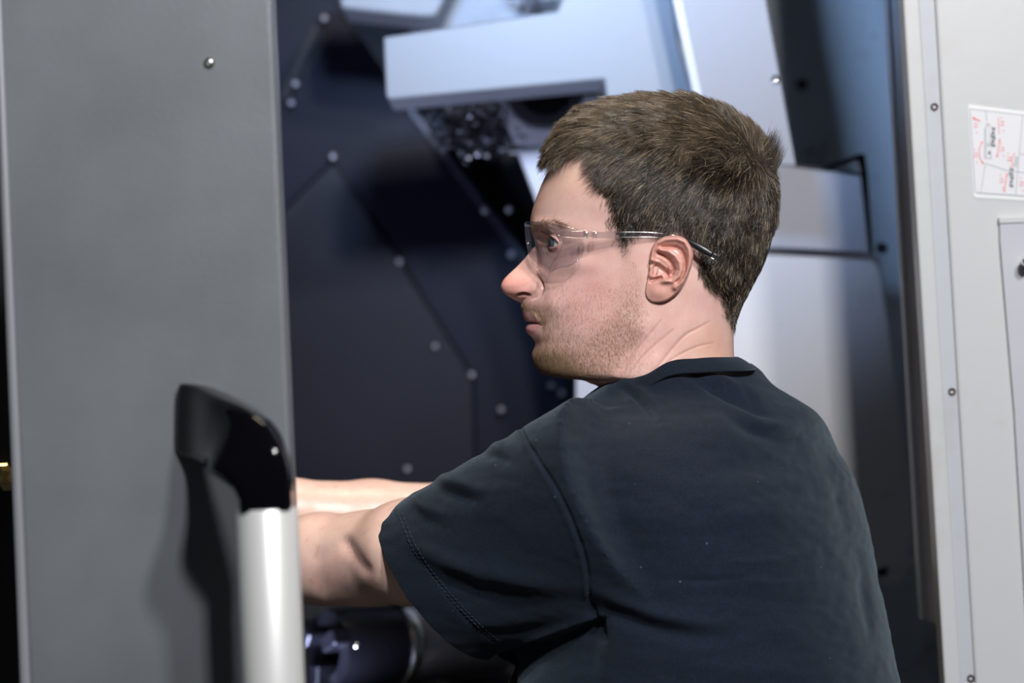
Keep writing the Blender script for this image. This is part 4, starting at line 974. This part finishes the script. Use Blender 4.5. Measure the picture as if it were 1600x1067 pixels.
def flow(P0):
    dx = P0[:, None, 0] - FLOW[None, :, 0]; dv = P0[:, None, 2] - FLOW[None, :, 1]
    w = 1 / (dx ** 2 + dv ** 2 + 60) ** 1.6; w /= w.sum(1, keepdims=True)
    d = w @ FLOW[:, 2:4]; L = w @ FLOW[:, 4]
    return np.stack([d[:, 0], np.zeros(len(P0)), d[:, 1]], -1), L
def grow(P0, N0, d, L, lift, K_=6, clump=0.5, ncl=1500, bend=0.0, jit=0.25):
    n = len(P0)
    nz = np.stack([vnoise(P0, 26, s_) for s_ in (21, 22, 23)], -1)
    d = d + nz * 0.38 + RNG.normal(0, jit, (n, 3))
    d = d - N0 * (d * N0).sum(1, keepdims=True); d /= np.linalg.norm(d, axis=1, keepdims=True) + 1e-9
    L = L * (0.75 + 0.5 * RNG.random(n)); lift = lift * (0.7 + 0.6 * RNG.random(n))
    t = np.linspace(0, 1, K_)[None, :, None]
    Q = P0[:, None] + d[:, None] * (t * L[:, None, None]) + N0[:, None] * ((t - 0.45 * t ** 2) * (lift * L)[:, None, None])
    if not np.isscalar(clump) or clump:
        ci = RNG.choice(n, min(ncl, n), replace=False); best = np.empty(n, int)
        for a in range(0, n, 4000):
            dd = ((P0[a:a + 4000, None] - P0[None, ci]) ** 2).sum(-1); best[a:a + 4000] = dd.argmin(1)
        tgt = Q[ci[best]]; Q = Q + (tgt - Q) * (clump * (0.4 + 0.6 * RNG.random(n))[:, None, None]) * t ** 1.2
    return Q
bpy.context.view_layer.update()
moff = np.array(man.location)
def to_world(Q):
    sh = Q.shape; return PW(Q[..., 0], Q[..., 1], Q[..., 2]).reshape(sh)
N_H = 70000
P0, N0 = sample_faces(HC_side ** 1.5, N_H)
d, L = flow(P0)
rh = sm(0, -30, sdpoly(P0[:, 0], P0[:, 2], hairy_poly)); L = L * np.where((P0[:, 2] > 290) & (P0[:, 0] < 1010), 0.4 + 0.6 * rh, 1.0)
topw = sm(300, 200, P0[:, 2])
lift = 0.50 + 0.16 * topw
Q = grow(P0, N0, d, L, lift, clump=(0.34 + 0.42 * topw)[:, None, None], ncl=1000)
tint = np.clip(0.025 + 0.08 * vnoise(P0, 10, 9) + 0.06 * vnoise(P0, 30, 19) + RNG.normal(0, 0.07, N_H) + 0.12 * topw + 0.8 * (RNG.random(N_H) < 0.05), 0, 1)  # scattered pale strands painted in as glints, top tinted lighter
# the tuft standing up at the crown
ci = np.where((np.abs(HEAD_P[:, 0] - 1196) < 13) & (np.abs(HEAD_P[:, 2] - 258) < 20) & (np.abs(HEAD_P[:, 1]) < 55))[0]
ci = RNG.choice(ci, 700); P1 = HEAD_P[ci] + RNG.normal(0, 1.5, (700, 3)); t_ = np.linspace(0, 1, 6)[None, :, None]
dv_ = np.array([0.62, 0.0, -0.95]) + RNG.normal(0, 0.14, (700, 3)); ln_ = RNG.uniform(20, 34, 700)[:, None, None]
Q1 = P1[:, None] + dv_[:, None] * t_ * ln_ + np.array([-0.1, 0, -0.55]) * (t_ ** 2) * ln_ * 0.45
Q = np.concatenate([Q, Q1]); tint = np.concatenate([tint, np.clip(RNG.normal(0.05, 0.06, 700), 0, 1)])
# a close-fitting cap of undercoat carries the strands
capv = HEAD_P + HEAD_N * (1.2 + 6 * sm(300, 200, HEAD_P[:, 2]))[:, None] * sm(-4, -34, hd)[:, None]
keep = (hd[HF] < -15).all(1) & (HEAD_P[HF[:, 0], 2] < 520)
used = np.unique(HF[keep]); remap = -np.ones(len(HEAD_P), int); remap[used] = np.arange(len(used))
cap = solid('hair', capv[used], remap[HF[keep]], mat('undercoat', (0.035, 0.024, 0.017), 0.85, spec=0.1, bump=1.0, bscale=600), man)
hr = hair('strands', to_world(Q), 0.00012, 0.00004, tint, H_BROWN, None)
def under(o, par):
    bpy.context.view_layer.update(); o.parent = par; o.matrix_parent_inverse = par.matrix_world.inverted()
under(hr, cap)
# beard, moustache, brows, lashes
hqx, hqv = qx, qv
beard_poly = [(812,476),(832,478),(846,492),(852,506),(846,520),(838,532),(820,540),(822,600),(912,604),(960,590),(990,560),(1012,500),(1006,440),(1000,405),(978,400),(972,420),(966,450),(950,490),(900,530),(868,525),(856,500),(846,478)]
bd = np.clip((sdpoly(hqx, hqv, beard_poly) + 7 * vnoise(HEAD_P, 16, 31)) / -26, 0, 1)
lipm = np.minimum(sdpoly(hqx, hqv, [(808,485),(818,485),(826,490.5),(837,499.5),(847,507.5),(836,506),(808,505)]), sdpoly(hqx, hqv, [(808,504),(836,506),(847,508),(841,514),(833,523),(826,527),(808,525)]))
bd = bd * (lipm > 2) * (0.35 + 1.6 * np.exp(-((hqx - 855) / 38) ** 2 - ((hqv - 572) / 18) ** 2))
bd = bd * (1 - 0.6 * sm(940, 965, hqx) * sm(500, 440, hqv)) + 0.10 * (lipm > 2) * sm(420, 500, hqv) * (hqx > 850) * sm(1030, 980, hqx) * (hqv < 600)
bd = bd + (lipm > 1.2) * (np.abs(HEAD_P[:, 0]) < 852) * 0.6 * gs(pl(hqx, hqv, [(814,476),(826,478.5),(838,486),(849,498),(855,511)])[0], 4.6)
N_B = 26000
P0, N0 = sample_faces(bd[HF].mean(1) * np.where(fy < 25, 1, 0.3), N_B)
d = np.tile([0.15, 0, 1.0], (N_B, 1)); d[:, 0] += np.where(P0[:, 0] < 860, -0.25, 0.1)
lb = 3.6 + 2.2 * np.exp(-((P0[:, 0] - 850) / 40) ** 2)
Q = grow(P0, N0, d, lb, 0.45 + np.zeros(N_B), K_=3, clump=0, jit=0.45)
hb = hair('beard_stubble', to_world(Q), 0.000034, 0.000025, np.clip(RNG.random(N_B), 0, 1), H_BEARD, None); under(hb, man)
bw = np.clip(sdpoly(hqx, hqv, [(830,350),(846,344),(866,344),(884,351),(884,355),(862,350),(846,352),(833,357)]) / -1.5 + 0.6, 0, 1) * (np.abs(HEAD_P[:, 1]) > 12)
P0, N0 = sample_faces(bw[HF].mean(1), 420)
Q = grow(P0, N0, np.tile([1.0, -0.2, 0.15], (420, 1)), 11 + np.zeros(420), 0.2 + np.zeros(420), K_=4, clump=0, jit=0.2)
hb = hair('eyebrows', to_world(Q), 0.00008, 0.00004, RNG.random(420) * 0.5, H_BEARD, None); under(hb, man)
ls = []
for s in (-1, 1):
    E = eye_centre(s)
    for k in range(80):
        tz = -0.85 + 1.75 * k / 79; a = rad(tz * 52 + 16 + RNG.normal(0, 1)); e = rad(24 * math.sqrt(max(0, 1 - tz * tz)) - 7 * tz)
        dr = np.array([-math.cos(a) * math.cos(e), s * math.sin(a) * math.cos(e), -math.sin(e)])
        b0 = E + dr * (ER + 1.8); tt_ = np.linspace(0, 1, 5)[:, None]
        ls.append(b0 + dr * 13 * tt_ + np.array([0, 0, -5.0]) * tt_ ** 2 + np.array([0, 0, 2.0]) * tt_)
hb = hair('eyelashes', to_world(np.array(ls)), 0.00009, 0.00004, RNG.random(len(ls)) * 0.2, H_BROWN, None); under(hb, man)

# ------------------------------------------------------------------ safety glasses
def clear(name, tint=(0.97, 0.98, 0.99), gloss=1.0, rough=0.02, low=0.04):
    """clear plastic: thin sheet, see-through with a Fresnel sheen"""
    m = bpy.data.materials.new(name); m.use_nodes = True; nt = m.node_tree; nt.nodes.remove(nt.nodes['Principled BSDF'])
    out = nt.nodes['Material Output']; tr = nt.nodes.new('ShaderNodeBsdfTransparent'); tr.inputs[0].default_value = (*tint, 1)
    gl = nt.nodes.new('ShaderNodeBsdfGlossy'); gl.inputs['Roughness'].default_value = rough; gl.inputs[0].default_value = (gloss, gloss, gloss, 1)
    lw = nt.nodes.new('ShaderNodeLayerWeight'); pw = nt.nodes.new('ShaderNodeMath'); pw.operation = 'POWER'; pw.inputs[1].default_value = 4.0; nt.links.new(lw.outputs['Facing'], pw.inputs[0])
    fr_ = nt.nodes.new('ShaderNodeMapRange'); fr_.inputs['To Min'].default_value = low; fr_.inputs['To Max'].default_value = 0.75; nt.links.new(pw.outputs[0], fr_.inputs['Value'])
    mx = nt.nodes.new('ShaderNodeMixShader'); nt.links.new(fr_.outputs[0], mx.inputs[0]); nt.links.new(tr.outputs[0], mx.inputs[1]); nt.links.new(gl.outputs[0], mx.inputs[2])
    nt.links.new(mx.outputs[0], out.inputs[0]); return m
LENS = clear('clear_lens', (0.93, 0.94, 0.96), low=0.06); RIMM = clear('clear_rim', (0.95, 0.95, 0.96), 1.0, 0.12, 0.14)
ARMM = clear('clear_arm', (0.93, 0.93, 0.94), 1.0, 0.14, 0.16)
BLACK = mat('black_rubber', (0.008, 0.009, 0.012), 0.35)
def wpt(x, y, v): return Vector(PW(x, y, v)[0])
gl = empty('safety_glasses', wpt(826, 0, 385), 'clear wraparound safety glasses worn by the man', 'glasses')
def sweep(name, pts, ww, hh, material, parent, nsec=12, power=3.0, steps=6):
    """rounded bar through px-space points; ww = thickness in y, hh = height in v at each point"""
    pts = np.asarray(pts, float); k = len(pts); tk = np.arange(k); tq = np.linspace(0, k - 1, (k - 1) * steps + 1)
    C = np.stack([spl(np.c_[tk, pts[:, j]], tq) for j in range(3)], -1); Wq = spl(np.c_[tk, ww], tq); Hq = spl(np.c_[tk, hh], tq)
    T = np.gradient(C, axis=0); T /= np.linalg.norm(T, axis=1, keepdims=True)
    a = np.linspace(0, 2 * math.pi, nsec, endpoint=False); e = 2 / power
    ca = np.sign(np.cos(a)) * np.abs(np.cos(a)) ** e; sa = np.sign(np.sin(a)) * np.abs(np.sin(a)) ** e
    V_o = []
    for i in range(len(C)):
        up_ = np.array([0, 0, 1.0]); up_ = up_ - T[i] * (up_ @ T[i]); up_ /= np.linalg.norm(up_); sd = np.cross(T[i], up_)
        for sc_ in ([0.0, 0.7, 1.0] if i == 0 else [1.0, 0.7, 0.0] if i == len(C) - 1 else [1.0]):
            V_o.append(C[i] + sd * (ca * sc_ * Wq[i] / 2)[:, None] + up_ * (sa * sc_ * Hq[i] / 2)[:, None])
    V_o = np.concatenate(V_o); return solid(name, V_o, grid_faces(len(V_o) // nsec, nsec, True), material, parent)
LT = [(0, 824, 0), (1, 821, 14), (2, 820, 30), (3, 823, 46), (4, 829, 60), (5, 839, 76), (6, 853, 92), (7, 870, 107), (8, 889, 119), (9, 910, 127)]
TOPV = [(0, 356), (1, 352), (2, 349), (3, 347.5), (4, 347), (5, 347), (6, 348.5), (7, 351.5), (8, 355.5), (9, 360)]
BOTV = [(0, 374), (0.7, 382), (1.4, 396), (2.2, 410), (3.2, 425), (4, 431), (5, 428), (6, 422.5), (7, 418), (8, 415), (9, 402)]
def lens_pt(s, t, f):
    X_ = spl([(a, b) for a, b, c in LT], t); Y_ = spl([(a, c) for a, b, c in LT], t); a_ = spl(TOPV, t); b_ = spl(BOTV, t)
    v_ = a_ + (b_ - a_) * f; kx = (DIST - Y_ * S) / DIST
    X_ = X_ + np.maximum(v_ - 352, 0) ** 2 * 0.0034 * sm(9, 4, t); 
    return np.stack([800 + (X_ - 800) * kx, s * Y_, 533.5 + (v_ - 533.5) * kx], -1)
tg, fg = np.meshgrid(np.linspace(-9, 9, 145), np.linspace(0, 1, 26), indexing='ij')
LP = np.where((tg < 0)[..., None], lens_pt(-1, np.abs(tg), fg), lens_pt(1, np.abs(tg), fg)).reshape(-1, 3)
lens = solid('lens', LP, grid_faces(145, 26), LENS, gl)
md = lens.modifiers.new('sheet', 'SOLIDIFY'); md.thickness = 0.0018
for s in (-1, 1):
    tq = np.linspace(0, 9, 60)
    e1 = lens_pt(s, tq, 0 * tq); e2 = lens_pt(s, tq, 0 * tq + 1)
    for e_ in (e1, e2): sweep('lens_edge', e_[::3], [1.8] * 20, [1.9] * 20, RIMM, gl, 8, 2, 3)
    ct_ = [(4.3, 0.05), (5.4, 0.07), (6.4, 0.14), (7.1, 0.28), (7.4, 0.46), (7.1, 0.66), (6.2, 0.86), (5.2, 0.98)]
    sweep('brow_ridge', [lens_pt(s, np.array(a), np.array(b)) for a, b in ct_], [2] * 8, [2] * 8, RIMM, gl, 8, 2, 5)
    sweep('nose_pad', [P3(838, 384, -22) * [1, -s, 1], P3(843, 392, -26) * [1, -s, 1], P3(846, 402, -29) * [1, -s, 1], P3(845, 412, -31) * [1, -s, 1]], [3, 5, 5, 3], [4, 5, 5, 4], ARMM, gl, 10, 2.5)
    Y_ = lambda px_, py_, y_: [P3(px_, py_, -y_)[0], s * y_, P3(px_, py_, -y_)[2]]
    sweep('hinge', [Y_(872, 366, 117), Y_(885, 366, 124), Y_(905, 366.5, 130), Y_(918, 366.5, 133)], [5, 6, 7, 7], [6, 10, 12, 12], RIMM, gl, 12, 3)
    sweep('hinge_barrel', [Y_(911, 366.5, 134), Y_(915, 366.5, 134.5), Y_(919, 366.5, 135)], [9, 10, 9], [14.5, 15, 14.5], ARMM, gl, 12, 4, 3)
    sweep('hinge_barrel', [Y_(925, 367, 135), Y_(929, 367, 135.5), Y_(933, 367, 136)], [9, 9, 8], [12.5, 12.5, 12], ARMM, gl, 12, 4, 3)
    tp = sweep('temple_arm', [Y_(912, 366.5, 133), Y_(940, 367, 137), Y_(975, 366.5, 140), Y_(1005, 366.3, 140), Y_(1035, 368, 137), Y_(1052, 370.5, 134), Y_(1075, 377.5, 138), Y_(1098, 389, 143), Y_(1121, 404, 145)], [4, 5, 5, 5, 5, 5, 6, 7, 6], [9, 11, 11, 10.5, 9, 9, 10, 12, 10], ARMM, gl, 16, 4)
    sweep('ear_grip', [Y_(1060, 371.5, 139), Y_(1078, 378.5, 145), Y_(1097, 389, 149), Y_(1113, 398.5, 151)], [5, 7, 8, 6], [7, 9, 11, 9], BLACK, gl, 12, 3)
